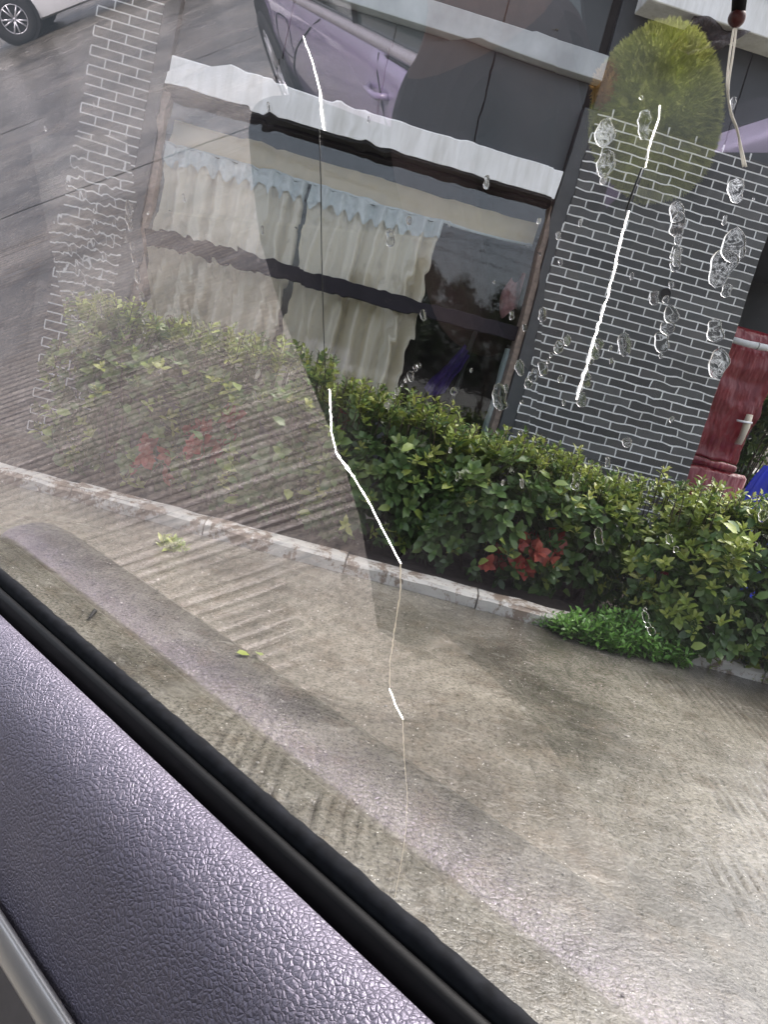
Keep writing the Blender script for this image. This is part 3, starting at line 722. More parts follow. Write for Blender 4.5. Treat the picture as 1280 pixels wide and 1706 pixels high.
# fallen yellow leaves and litter on the concrete
for i, (x, y, s_, lab, me) in enumerate(((-0.42, 2.82, 0.06, 'yellow fallen leaf, left of two on the concrete', 4), (-0.33, 2.85, 0.055, 'yellow fallen leaf, right of two on the concrete', 3))):
    o = bpy.data.objects.new('fallen_leaf', LEAFM[me]); COL.objects.link(o); o.location = (x, y, 0.016); o.scale = (s_, s_, s_); o.rotation_euler = (0.15, 0.1, 0.6 + i * 1.4); tag(o, lab, 'leaf', 'yellow fallen leaves')
mt = simple('blackened_twig', (0.015, 0.013, 0.012), 0.6)
tag(MB().tube([(-1.02, 2.90, 0.012), (-1.005, 2.86, 0.02), (-1.0, 2.80, 0.014)], [0.004, 0.010, 0.003], 6).build('twig', mt), 'short black twig on the wet concrete near the car door', 'twig')
peb = MB(); r = random.Random(5)
for i in range(650):
    x = r.uniform(-1.6, 2.2); y = r.uniform(1.0, 4.3); s_ = abs(r.gauss(0, 0.0028)) + 0.002
    P = [Vector((r.uniform(.6, 1) * a, r.uniform(.6, 1) * b_, r.uniform(.3, .6) * c_)) * s_ + Vector((x, y, 0.006)) for a, b_, c_ in ((1, 0, 0), (-1, 0, 0), (0, 1, 0), (0, -1, 0), (0, 0, 1), (0, 0, -1))]
    peb.add(P, [(0, 2, 4), (2, 1, 4), (1, 3, 4), (3, 0, 4), (2, 0, 5), (1, 2, 5), (3, 1, 5), (0, 3, 5)])
o = stuff(peb.build('gravel', simple('grit', (0.30, 0.28, 0.25), 0.6, 0.6, 30))); tag(o, 'loose grit scattered over the wet concrete', 'grit')

# ================================================================== parked cars
def paint(name, col, rough=0.22):
    t = NT(name); n = t.noise(t.coord(), 3, 3)
    d = t.node('ShaderNodeTexVoronoi'); d.inputs['Scale'].default_value = 95; t.l.new(t.coord(), d.inputs['Vector'])
    drop = t.ramp(d.outputs['Distance'], [(0.0, 1), (0.30, 0)])
    gate = t.ramp(t.noise(t.coord(), 22, 3), [(0.5, 0), (0.58, 1)])
    t.set(color=t.ramp(n, [(0.2, [c * 0.93 for c in col]), (0.8, [min(1, c * 1.07) for c in col])]), rough=rough, coat=0.8, coatr=0.05, metal=0.0,
          normal=t.bump(t.math('MULTIPLY', drop, gate), 0.5, 0.004)); return t.m
M_tyre = simple('tyre_rubber', (0.015, 0.015, 0.016), 0.8, 0.2)
M_rim = simple('alloy_rim', (0.62, 0.63, 0.65), 0.3, 0.05, metal=0.7)
M_autoglass = simple('dark_auto_glass', (0.05, 0.065, 0.065), 0.05, 0.1)
M_chrome = simple('belt_moulding', (0.42, 0.40, 0.42), 0.3, 0.15, 60, metal=0.4)
M_gap = simple('panel_gap', (0.004, 0.004, 0.005), 0.8)
M_lampred = simple('tail_lamp_red', (0.10, 0.006, 0.012), 0.15)
M_lampclear = simple('head_lamp_lens', (0.6, 0.62, 0.63), 0.1)
def car(name, origin, yaw, L, W, ZB, ZR, body_m, label, flap=True):
    """origin: middle of the car on the ground; yaw: heading of its nose; ZB belt height; ZR roof height"""
    t = thing(name, origin, label, 'car')
    ca, sa = math.cos(yaw), math.sin(yaw)
    def fr(x, y, z): return Vector((origin[0] + x * ca - y * sa, origin[1] + x * sa + y * ca, origin[2] + z))
    w = W / 2
    def half(s_):                                  # plan taper
        e = abs(s_ - 0.5) * 2
        return w * (1 - 0.16 * max(0, (e - 0.72) / 0.28) ** 2)
    def deck(s_):
        if s_ < 0.14: return ZB + 0.03 - 0.05 * (0.14 - s_) / 0.14
        if s_ > 0.74: return ZB + 0.01 - 0.12 * ((s_ - 0.74) / 0.26) ** 1.5
        return ZB + 0.02
    prof = lambda s_: [(0.78, 0.20), (0.95, 0.24), (0.995, 0.40), (1.0, 0.40 + (ZB - 0.40) * 0.45), (0.985, ZB - 0.13), (0.965, ZB - 0.05), (0.925, ZB - 0.008 + min(0, deck(s_) - ZB - 0.02)), (0.6, deck(s_)), (0.0, deck(s_) + 0.015)]
    N_ = 44; rows = []
    g = MB(); K = 17
    for i in range(N_):
        s_ = i / (N_ - 1); x = (s_ - 0.5) * L
        e = max(0, abs(s_ - 0.5) * 2 - 0.94) / 0.06
        pr = prof(s_); full = [(a, z) for a, z in pr] + [(-a, z) for a, z in pr[-2::-1]]
        for a, z in full:
            zz = z if e <= 0 else (z - (z - 0.5) * 0.10 * e * e)
            xx = x - math.copysign(0.05 * (1 - math.sqrt(max(0, 1 - (z - 0.5) ** 2 * 2.2))) if e > 0.5 else 0, x)
            g.v.append(tuple(fr(xx, a * half(s_) * (1 - 0.05 * e * e), zz)))
    for i in range(N_ - 1):
        for k in range(K - 1):
            a = i * K + k; g.f.append((a, a + 1, a + K + 1, a + K))
        g.f.append((i * K + K - 1, i * K, (i + 1) * K, (i + 1) * K + K - 1))
    g.f.append(tuple(range(K))); g.f.append(tuple(range((N_ - 1) * K, N_ * K))[::-1])
    body = g.build('body', body_m, t); smooth_by_angle(body, 45)
    # glasshouse
    s0, s1, r0_, r1_ = (0.10, 0.80, 0.24, 0.60) if not flap else (0.12, 0.95, 0.24, 0.78)
    def gh(a, b):
        # a: 0..1 along, b: 0..1 side to side over the roof
        pts = [(0.90, ZB - 0.005, 0), (0.80, ZB + 0.55 * (ZR - ZB), 0.55), (0.70, ZR - 0.04, 0.93), (0.60, ZR, 1.0), (0, ZR + 0.02, 1.0), (-0.60, ZR, 1.0), (-0.70, ZR - 0.04, 0.93), (-0.80, ZB + 0.55 * (ZR - ZB), 0.55), (-0.90, ZB - 0.005, 0)]
        y, z, h = pts[b]
        lo = s0 + (r0_ - s0) * h; hi = s1 + (r1_ - s1) * h
        return fr(((lo + (hi - lo) * a) - 0.5) * L, y * w, z)
    gl = MB()
    for i in range(13):
        for b in range(9): gl.v.append(tuple(gh(i / 12, b)))
    for i in range(12):
        for b in range(8):
            if b not in (3, 4): gl.f.append((i * 9 + b, i * 9 + b + 1, (i + 1) * 9 + b + 1, (i + 1) * 9 + b))
    for i in (0, 12): gl.f.append(tuple(i * 9 + b for b in range(9)))
    smooth_by_angle(gl.build('glass', M_autoglass, t), 40)
    rf = MB()
    for i in range(13):
        for b in (2, 3, 4, 5, 6): rf.v.append(tuple(gh(i / 12, b) + UP * 0.006))
    for i in range(12):
        for b in range(4): rf.f.append((i * 5 + b, i * 5 + b + 1, (i + 1) * 5 + b + 1, (i + 1) * 5 + b))
    rf.build('roof', body_m, t, smooth=True)
    for sd_ in (1, -1):
        for a in (0.0, 0.34, 0.62, 1.0):           # pillars
            p = [gh(a, b if sd_ > 0 else 8 - b) for b in (0, 1, 2)]
            MB().tube(p, 0.026 if a in (0.0, 1.0) else 0.018, 6).build('pillar', body_m if a in (0.0, 1.0) else M_gap, t, smooth=True)
        p = [gh(i / 12, 0 if sd_ > 0 else 8) + fr(0, sd_ * 0.012, 0) - fr(0, 0, 0) + UP * 0.004 for i in range(13)]
        bm_ = MB().tube(p, 0.020, 8).build('belt_moulding', M_chrome, t, smooth=True)
        MB().tube([q - UP * 0.024 + fr(0, sd_ * 0.012, 0) - fr(0, 0, 0) for q in p], 0.006, 6).build('seal', M_gap, bm_)
        # shut lines and handles follow the flank
        def flank(s_, z):
            pr = prof(s_); y = 0
            for (a0, z0), (a1, z1) in zip(pr[:7], pr[1:7]):
                if z0 <= z <= z1: y = a0 + (a1 - a0) * (z - z0) / max(1e-6, z1 - z0)
            return fr((s_ - 0.5) * L, sd_ * (y * half(s_) + 0.001), z)
        zs = [ZB - 0.02 - k * (ZB - 0.28) / 10 for k in range(11)]
        if flap: MB().tube([flank(0.2485 + 0.262 * (1 - k / 10.0) ** 1.6, z) for k, z in enumerate(zs)], 0.0045, 5).build('shut_line', M_gap, body)
        for s_, cur in ((0.275, 0.085), (0.50, 0.0), (0.72, -0.03))[(2 if flap else 0):]:
            MB().tube([flank(s_ - cur * (k / 10.0) ** 0.7 + (0.045 if cur > 0.05 else 0), z) for k, z in enumerate(zs)], 0.0035, 5).build('shut_line', M_gap, body)
        for s_ in ((0.36, 0.575) if not flap else (0.70,)):
            MB().tube([flank(s_, ZB - 0.12) , flank(s_ + 0.012, ZB - 0.115) + (fr(0, sd_ * 0.03, 0) - fr(0, 0, 0)), flank(s_ + 0.04, ZB - 0.115) + (fr(0, sd_ * 0.03, 0) - fr(0, 0, 0)), flank(s_ + 0.052, ZB - 0.12)], 0.011, 7).build('door_handle', body_m, t, smooth=True)
        if flap and sd_ > 0:
            c_s, c_z, rs, rz = 0.299, ZB - 0.18, 0.046, 0.095
            MB().tube([flank(c_s + rs * math.copysign(abs(math.cos(k * math.pi / 12)) ** 0.6, math.cos(k * math.pi / 12)), c_z + rz * math.copysign(abs(math.sin(k * math.pi / 12)) ** 0.6, math.sin(k * math.pi / 12))) for k in range(25)], 0.003, 5).build('fuel_flap_line', M_gap, body)
        MB().tube([flank(0.015, ZB - 0.10), flank(0.03, ZB - 0.13), flank(0.06, ZB - 0.12)], [0.05, 0.055, 0.02], 8).build('tail_lamp', M_lampred, t, smooth=True)
        MB().tube([flank(0.985, ZB - 0.20), flank(0.95, ZB - 0.17), flank(0.91, ZB - 0.14)], [0.05, 0.05, 0.015], 8).build('headlight', M_lampclear, t, smooth=True)
        for s_ in ((0.19, 0.82) if not flap else (0.15, 0.885)):
            cx = (s_ - 0.5) * L; rw = 0.315 if flap else 0.36; yo = sd_ * (w - 0.10)
            def disc(y, r0q, n=28): return [fr(cx + r0q * math.cos(2 * math.pi * k / n), y, rw + r0q * math.sin(2 * math.pi * k / n)) for k in range(n)]
            wl_ = MB(); wl_.tube([fr(cx, sd_ * (w - 0.35), rw + 0.02), fr(cx, sd_ * (w + 0.004), rw + 0.02)], rw + 0.055, 28); wl_.build('wheel_arch', M_gap, t)
            ty = MB(); P = []
            for r_q, yy in ((0.215, 0.015), (0.25, 0.03), (rw - 0.02, 0.025), (rw, 0.0), (rw, -0.15), (0.25, -0.16)): P.append(disc(sd_ * (w - 0.0 + yy), r_q))
            for ring in P: ty.v += [tuple(p) for p in ring]
            for q in range(5):
                for k in range(28): ty.f.append((q * 28 + k, q * 28 + (k + 1) % 28, (q + 1) * 28 + (k + 1) % 28, (q + 1) * 28 + k))
            wh = bpy.data.objects.new('wheel', None); COL.objects.link(wh); wh.location = fr(cx, yo, rw); wh.parent = t; wh.matrix_parent_inverse = parent_inv(t)
            ty.build('tyre', M_tyre, wh, smooth=True)
            rm_ = MB()
            rm_.tube([fr(cx, sd_ * (w - 0.03), rw), fr(cx, sd_ * (w + 0.012), rw)], 0.035, 14)
            for k in range(5):
                for off in (-0.11, 0.11):
                    a = 2 * math.pi * k / 5 + off; a2 = 2 * math.pi * k / 5 + off * 2.0
                    rm_.tube([fr(cx + 0.03 * math.cos(a), sd_ * (w + 0.006), rw + 0.03 * math.sin(a)), fr(cx + 0.212 * math.cos(a2), sd_ * (w + 0.010), rw + 0.212 * math.sin(a2))], [0.016, 0.014], 6)
            n = 28
            rm_.tube([fr(cx + 0.212 * math.cos(2 * math.pi * k / n), sd_ * (w + 0.012), rw + 0.212 * math.sin(2 * math.pi * k / n)) for k in range(n + 1)], 0.009, 6, False)
            rm_.build('rim', M_rim, wh, smooth=True)
            MB().tube([fr(cx, sd_ * (w - 0.06), rw), fr(cx, sd_ * (w - 0.055), rw)], 0.21, 28).build('hub_backing', M_gap, wh)
    return t
car('purple_car', (-3.72, -0.66, 0.0), math.atan2(-0.128, 0.992), 4.40, 1.68, 0.75, 1.20, paint('purple_paint', (0.25, 0.205, 0.33)), 'lavender purple car with rain beads and fuel flap, mirrored in the window glass')
car('white_car', (-16.6, 3.1, 0.0), math.pi / 2, 4.5, 1.76, 0.90, 1.46, paint('white_car_paint', (0.86, 0.89, 0.89)), 'white sedan with alloy wheels across the road, mirrored at the upper left', False)

# ================================================================== our car: door, glass, seat
own = thing('car_interior', Lc(0.2, 0.2, 0.2), 'rear cabin of the car with lavender leather door and cracked window', 'car')
prof = [(0.272, 0.915), (0.2725, 0.934), (0.268, 0.9385), (0.257, 0.938), (0.245, 0.931), (0.2355, 0.921), (0.228, 0.906), (0.2225, 0.885), (0.2185, 0.858), (0.216, 0.825), (0.214, 0.78), (0.213, 0.70)]
def spline(pr, q):
    q = max(0.0, min(len(pr) - 1.0, q)); i = min(int(q), len(pr) - 2); t_ = q - i
    g_ = lambda k: Vector(pr[max(0, min(len(pr) - 1, k))])
    p0, p1, p2, p3 = g_(i - 1), g_(i), g_(i + 1), g_(i + 2)
    return 0.5 * ((2 * p1) + (-p0 + p2) * t_ + (2 * p0 - 5 * p1 + 4 * p2 - p3) * t_ ** 2 + (-p0 + 3 * p1 - 3 * p2 + p3) * t_ ** 3)
def trim(u, v):
    a = -0.40 + 1.18 * u; p = spline(prof, v * (len(prof) - 1))
    e = max(0.0, (a - 0.70) / 0.08)
    return Lc(a, p[0] + 0.035 * e ** 2 * max(0, 1 - v * 1.2), p[1] - 0.05 * e ** 2.5)
door = MB().grid(trim, 60, 70).build('door_trim', M_leather, own, smooth=True, recalc=False)
if door.data.polygons[len(door.data.polygons) // 3].normal.dot(NH) > 0: door.data.flip_normals()
st = MB(); st.grid(lambda u, v: Lc(-0.40 + 1.1 * u, 0.2095 + 0.005 * math.cos(v * 6.2832), 0.816 + 0.013 * math.sin(v * 6.2832)), 40, 13)
st.build('grey_trim_strip', M_greytrim, own, smooth=True)
MB().grid(lambda u, v: Lc(-0.40 + 1.1 * u, 0.2095 - 0.01 * v, 0.805 - 0.35 * v), 10, 6).build('door_card', M_greypanel, own, smooth=True)
# window seal: trough, inner lip, outer lip
MB().box(Lc, -0.40, 0.80, 0.274, 0.312, 0.80, 0.926).build('seal_trough', M_rubber, own)
MB().grid(lambda u, v: Lc(-0.40 + 1.2 * u, 0.2845 + 0.0045 * math.cos(math.pi * v), 0.9405 + 0.0035 * math.sin(math.pi * v) - 0.016 * (abs(v - 0.5) > 0.49)), 40, 12).build('seal_lip', M_rubber, own, smooth=True)
MB().grid(lambda u, v: Lc(-0.40 + 1.2 * u, 0.2955 + 0.0058 * math.cos(math.pi * v) , 0.9455 + 0.0055 * math.sin(math.pi * v) + 0.0011 * noise.noise(Vector((u * 120, v * 2, 0))) + 0.0006 * noise.noise(Vector((u * 700, v * 4, 0))) - 0.02 * (abs(v - 0.5) > 0.49)), 240, 14).build('felt_lip', M_felt, own, smooth=True)
# glass
g = MB().add([Gl(-0.40, -0.03), Gl(0.80, -0.03), Gl(0.80, 0.48), Gl(-0.40, 0.48)], [(0, 1, 2, 3)])
pane = g.build('window_pane', M_carglass, own, recalc=False)
if pane.data.polygons[0].normal.dot(NH) > 0: pane.data.flip_normals()
# fractures and water on the glass
def crack(pts, rad, mat, lab=None):
    o = MB().tube([Gl(a, w_, -0.0006) for a, w_ in pts], rad, 6).build('crack', mat, pane, smooth=True)
    return o
M_glint = simple('mirror_bright_fracture', (0.97, 0.98, 0.99), 0.2, 0.02, 300, metal=1.0)
SKYD = (UP * 0.90 + NH * 0.43).normalized()
def glint(pts, rad, mat=None):
    """a bright fracture: a ladder of small flakes, each tipped up towards the sky like hackle marks in broken glass"""
    b_ = MB(); rr = random.Random(len(pts) * 7)
    Q = []
    for i in range(len(pts) - 1):
        p, q = Vector(pts[i]), Vector(pts[i + 1]); n = max(2, int((q - p).length / 0.0003))
        for k in range(n):
            j = noise.noise(Vector((p.x * 900 + k * 0.15, i * 3.1, 0.5)))
            Q.append((p.lerp(q, k / n) + Vector((j * 0.0003, 0)), (rad[i] + (rad[i + 1] - rad[i]) * k / n) * (1 + 0.8 * noise.noise(Vector((k * 0.10, i * 5.7, 2.0))))))
    Q.append((Vector(pts[-1]), rad[-1]))
    for (p, r1), (q, r2) in zip(Q, Q[1:]):
        m_ = (p + q) / 2; d2 = q - p; c0 = Gl(m_.x, m_.y, 0.0012)
        sd_ = (CA * -d2.y + GU * d2.x).normalized()
        dv = (c0 - CAM).normalized(); n_ = (SKYD - dv).normalized()          # broken faces tipped so that they mirror the sky above the house
        s2 = (sd_ - n_ * sd_.dot(n_)).normalized(); v_ = n_.cross(s2)
        pr = max(0.4, (v_ - dv * v_.dot(dv)).length); l_ = d2.length * 0.56 / pr
        w2 = (r1 + r2) / 2 * rr.uniform(0.96, 1.04)
        b_.add([c0 - s2 * w2 - v_ * l_, c0 + s2 * w2 - v_ * l_, c0 + s2 * w2 + v_ * l_, c0 - s2 * w2 + v_ * l_], [(0, 1, 2, 3)])
    return b_.build('crack', mat or M_glint, pane, recalc=False)
C1 = [(0.2105, 0.3715), (0.2063, 0.3632), (0.2041, 0.3566), (0.2033, 0.3458), (0.2038, 0.3309), (0.2054, 0.3083), (0.2065, 0.2837), (0.2072, 0.2592), (0.2076, 0.2425), (0.2055, 0.2345), (0.1963, 0.2271), (0.1879, 0.2184), (0.1794, 0.2073), (0.1721, 0.1983), (0.1723, 0.1862), (0.1759, 0.1662), (0.1791, 0.1466), (0.1794, 0.1338), (0.1765, 0.1274), (0.172, 0.1219), (0.1716, 0.1018), (0.1698, 0.078), (0.1716, 0.0498), (0.1751, 0.0264), (0.1792, 0.0009)]
PX = 0.00015
glint(C1[0:2], [PX * 0.8, PX * 2.2], M_glint)
glint(C1[1:4], [PX * 2.2, PX * 4, PX * 5], M_glint)
crack(C1[3:8], [PX * 1.3, PX * 1.5, PX * 1.2, PX * 1.3, PX * 1.0], M_crackd)
glint(C1[7:9], [PX * 2.2, PX * 2.0], M_glint)
glint(C1[8:14], [PX * 2.0, PX * 3.5, PX * 4.0, PX * 4.2, PX * 3.8, PX * 2.6], M_glint)
glint(C1[13:18], [PX * 2.2, PX * 1.6, PX * 1.5, PX * 1.2, PX * 1.4], M_crackt)
glint(C1[17:20], [PX * 2.0, PX * 3.4, PX * 2.0], M_glint)
glint(C1[19:25], [PX * 1.3, PX * 1.1, PX * 1.0, PX * 1.0, PX * 0.9, PX * 0.8], M_crackt)
C2 = [(0.0903, 0.3493), (0.0906, 0.3458), (0.0918, 0.3421), (0.0922, 0.3365), (0.094, 0.3306), (0.095, 0.327), (0.0962, 0.321), (0.0971, 0.3146), (0.0982, 0.3071), (0.0999, 0.2993), (0.1013, 0.2928), (0.1028, 0.2851), (0.1044, 0.2775)]
PX2 = 0.00007
glint(C2[0:4], [PX2 * 0.8, PX2 * 1.0, PX2 * 1.1, PX2 * 0.8], M_glint)
crack(C2[3:6], [PX2 * 2.5, PX2 * 4, PX2 * 2.5], M_crackd)
glint(C2[5:13], [PX2 * 1.4, PX2 * 2.5, PX2 * 3.0, PX2 * 2.2, PX2 * 2.6, PX2 * 2.4, PX2 * 2.2, PX2 * 1.8], M_glint)

def water(p0, p1, wid, seed, height=0.14, ripple=0.35):
    """a low bead or run of water on the outside of the glass, from p0 to p1 (glass coordinates), half width wid metres"""
    a0 = Vector((p0[0], p0[1])); a1 = Vector((p1[0], p1[1])); d = a1 - a0; Ln = d.length
    d = d.normalized() if Ln > 1e-6 else Vector((0, -1)); n = Vector((-d.y, d.x))
    nu, nv = (14 if Ln < wid * 2 else 44), 13
    v = MB(); tot = Ln + 2 * wid
    def fn(u, w_):
        s_ = -wid + tot * u
        cap = 1.0
        if s_ < 0: cap = math.sqrt(max(0, 1 - (s_ / wid) ** 2))
        if s_ > Ln: cap = math.sqrt(max(0, 1 - ((s_ - Ln) / wid) ** 2))
        wv = wid * cap * (1 + 0.5 * noise.noise(Vector((s_ / wid * 0.8, seed, 0))))
        y = (w_ * 2 - 1)
        side = 0.35 * wid * noise.noise(Vector((s_ / wid * 0.5, 7.7, seed)))
        hgt = wid * height * max(0, 1 - y * y) * cap * (1 + ripple * noise.noise(Vector((s_ / wid * 1.0, y * 0.8, seed + 3))) * 2)
        q = a0 + d * s_ + n * (wv * y + side * cap)
        return Gl(q.x, q.y, 0.0005 + max(0.0, hgt))
    v.grid(fn, nu, nv)
    k = len(v.v)
    def fb(u, w_):
        p = fn(u, w_); off = (p - GP).dot(GN); return p - GN * (off - 0.0003)
    v.grid(fb, nu, nv)
    v.f[len(v.f) // 2:] = [tuple(reversed(f)) for f in v.f[len(v.f) // 2:]]
    for i in range(nu - 1):
        for j in (0, nv - 1): v.f.append((i * nv + j, (i + 1) * nv + j, k + (i + 1) * nv + j, k + i * nv + j))
    o = v.build('raindrop', M_drop, pane, smooth=True)
    return o
WAT = [((0.1031, 0.3472), (0.101, 0.3297), 30), ((0.0821, 0.3304), (0.0816, 0.293), 24), ((0.0709, 0.3357), (0.0668, 0.2942), 46), ((0.113, 0.3138), (0.113, 0.3137), 17), ((0.1005, 0.2896), (0.1005, 0.2895), 16), ((0.0875, 0.27), (0.0875, 0.2698), 18), ((0.0832, 0.3089), (0.086, 0.3072), 24), ((0.0765, 0.2801), (0.075, 0.2756), 26), ((0.1084, 0.2948), (0.1198, 0.2792), 18), ((0.0987, 0.2964), (0.1038, 0.2773), 18), ((0.3327, 0.3202), (0.3366, 0.259), 18), ((0.3792, 0.2705), (0.3733, 0.2532), 18), ((0.1612, 0.2788), (0.1779, 0.2588), 16), ((0.0662, 0.3311), (0.0662, 0.331), 10), ((0.0749, 0.2481), (0.0691, 0.2429), 20), ((0.0757, 0.2227), (0.0726, 0.2138), 16)]
r = random.Random(41)
for i, (p0, p1, wpx) in enumerate(WAT):          # each run of water is a broken chain of beads
    px = 0.00014 + 0.00055 * max(0, p0[0] - 0.08)
    A0 = Vector(p0); A1 = Vector(p1); Ln = (A1 - A0).length; wid = wpx * px * 0.42
    nb_ = max(1, int(Ln / (wid * 2.3)))
    for k in range(nb_):
        q = A0.lerp(A1, (k + r.uniform(0.2, 0.8)) / nb_) + Vector((r.gauss(0, 0.35), r.gauss(0, 0.2))) * wid
        w2 = wid * r.uniform(0.35, 1.25)
        water(q, q + Vector((r.uniform(-0.4, 0.4) * w2, -w2 * r.uniform(0, 1.4))), w2, i * 13.7 + k, r.uniform(0.010, 0.026), 0.15)
def film(a0, a1, w0, w1, seed, slope=0.02, wl=0.004, n=70):
    """a thin wavy sheet of running water, fading out at its rim"""
    b_ = MB()
    def hh(u, v):
        e = max(0.0, (1 - (2 * u - 1) ** 4) * (1 - (2 * v - 1) ** 4)); A = a0 + (a1 - a0) * u; B_ = w0 + (w1 - w0) * v
        g_ = max(0.0, min(1.0, 0.55 + 1.4 * noise.noise(Vector((A * 45, B_ * 28, seed)))))
        return e * (0.00012 + slope * wl / 6.28 * g_ * (noise.noise(Vector((A / wl, B_ / (wl * 1.7), seed))) * 2 + noise.noise(Vector((A / wl * 2.3, B_ / wl * 1.5, seed + 5)))))
    b_.grid(lambda u, v: Gl(a0 + (a1 - a0) * u, w0 + (w1 - w0) * v, 0.0003 + hh(u, v)), n, n)
    k = len(b_.v); m_ = len(b_.f)
    b_.grid(lambda u, v: Gl(a0 + (a1 - a0) * u, w0 + (w1 - w0) * v, 0.0003), n, n)
    b_.f[m_:] = [tuple(reversed(f)) for f in b_.f[m_:]]
    o = b_.build('water_film', M_water, pane, smooth=True, recalc=False)
    if o.data.polygons[m_ // 2].normal.dot(GN) < 0: o.data.flip_normals()
    return o
film(0.118, 0.300, 0.3165, 0.366, 1.0, 0.030, 0.0045, 90)
film(0.2185, 0.322, 0.250, 0.3155, 2.0, 0.030, 0.006)
film(0.325, 0.420, 0.240, 0.345, 3.0, 0.013, 0.007)
film(0.050, 0.1165, 0.262, 0.350, 4.0, 0.018, 0.0035)
film(0.1185, 0.2165, 0.245, 0.3155, 5.0, 0.024, 0.004)
r = random.Random(77)
for i in range(60):
    a = r.choice((r.uniform(0.05, 0.15), r.uniform(0.05, 0.13), r.uniform(0.1, 0.42))); w_ = r.uniform(0.24, 0.36)
    rad = abs(r.gauss(0, 0.0005)) + 0.0004
    water((a, w_), (a + r.uniform(-1, 1) * rad * 0.4, w_ - rad * r.uniform(0, 3)), rad, 100 + i, 0.07, 0.1)

# dark bead on a cord by the glass
M_cord = fracture('white_cord', (0.9, 0.88, 0.84), 0.5)
bc = thing('bead_cord', Lc(0.0591, 0.1262, 1.2665), 'white double cord hanging from a dark red bead, top right', 'cord')
BP = [[0.0591, 0.1262, 1.2665], [0.0589, 0.1271, 1.2642], [0.0588, 0.1282, 1.2615], [0.0588, 0.1293, 1.2588], [0.0585, 0.1303, 1.2564], [0.0576, 0.1313, 1.254], [0.0562, 0.1321, 1.2519], [0.055, 0.1331, 1.2495], [0.0536, 0.1342, 1.2467]]
def ball(c0, rad, n=14):
    b_ = MB(); b_.grid(lambda u, v: Vector(c0) + Vector((math.cos(u * 6.28318) * math.sin(v * math.pi), math.sin(u * 6.28318) * math.sin(v * math.pi), math.cos(v * math.pi))) * rad * (1 + 0.04 * math.sin(u * 31)), n, n, closed_u=True); return b_
ball(Lc(*BP[0]), 0.00135).build('bead', simple('dark_red_bead', (0.10, 0.022, 0.02), 0.45, 0.4, 600), bc, smooth=True)
for k, off in enumerate((0.0, 1.0)):
    pts = [Lc(p[0] + off * 0.00035 * math.sin(i * 0.9) + (0.0002 if k else 0), p[1], p[2]) for i, p in enumerate(BP)]
    fine = []
    for i in range(len(pts) - 1):
        for q in range(4): fine.append(spline([tuple(p) for p in pts], i + q / 4))
    fine.append(pts[-1])
    MB().tube(fine, 0.00017, 6).build('strand', M_cord, bc, smooth=True)
MB().tube([Lc(0.0591, 0.1262, 1.267), Lc(0.060, 0.120, 1.281), Lc(0.0605, 0.105, 1.33)], [0.0011, 0.0016, 0.0012], 8).build('knot', M_gap, bc, smooth=True)

# unseen roof strips added to shade the door trim; middle left open for light
MB().box(Lc, -1.2, 1.12, -0.40, 0.125, 1.392, 1.43, 0.01).build('shade_roof_strip', M_seat, own)
MB().box(Lc, -1.2, -0.45, -1.2, -0.405, 1.392, 1.43, 0.01).build('shade_roof_strip', M_seat, own)
# front seat, floor and far door
def part_bevel(o, w_, seg=4):
    m = o.modifiers.new('bevel', 'BEVEL'); m.width = w_; m.segments = seg; m.limit_method = 'ANGLE'; m.angle_limit = R(35)
    o.data.polygons.foreach_set('use_smooth', [True] * len(o.data.polygons)); return o
seat_poly = [(-0.17, 0.04), (-0.215, 0.20), (-0.245, 0.33), (-0.262, 0.465), (-0.265, 0.655), (-0.265, 0.78), (-0.275, 0.86), (-0.282, 0.91), (-0.31, 0.99), (-0.335, 1.05), (-0.36, 1.08), (-0.39, 1.075), (-0.44, 1.04), (-0.50, 0.995), (-0.58, 0.94), (-0.70, 0.86), (-0.80, 0.79), (-0.82, 0.72), (-0.82, 0.04)]
o = MB().prism(lambda x, y, d: Lc(d, x - 0.015, y), seat_poly, 0.90, 1.0).build('front_seat_back', M_seat, own); part_bevel(o, 0.02)
MB().prism(lambda x, y, d: Lc(x, y, d), [(-0.9, -1.18), (0.89, -1.18), (0.89, -0.22), (0.55, -0.14), (0.30, -0.02), (0.10, 0.17), (-0.9, 0.17)], 0.20, 0.28).build('floor', M_seat, own)
o = MB().box(Lc, -0.6, 0.98, -1.27, -1.19, 0.25, 1.02, 0.02).build('far_door', M_seat, own)
o = MB().prism(lambda x, y, d: Lc(x, d, y), [(0.30, 0.80), (0.76, 0.66), (0.76, 0.62), (0.30, 0.62)], -1.189, -1.09).build('far_armrest', M_leather_plain, own); part_bevel(o, 0.012)
o = MB().box(Lc, 0.36, 0.60, -0.78, -0.50, 0.20, 0.845, 0.03).build('centre_armrest', M_seat, own); part_bevel(o, 0.02)

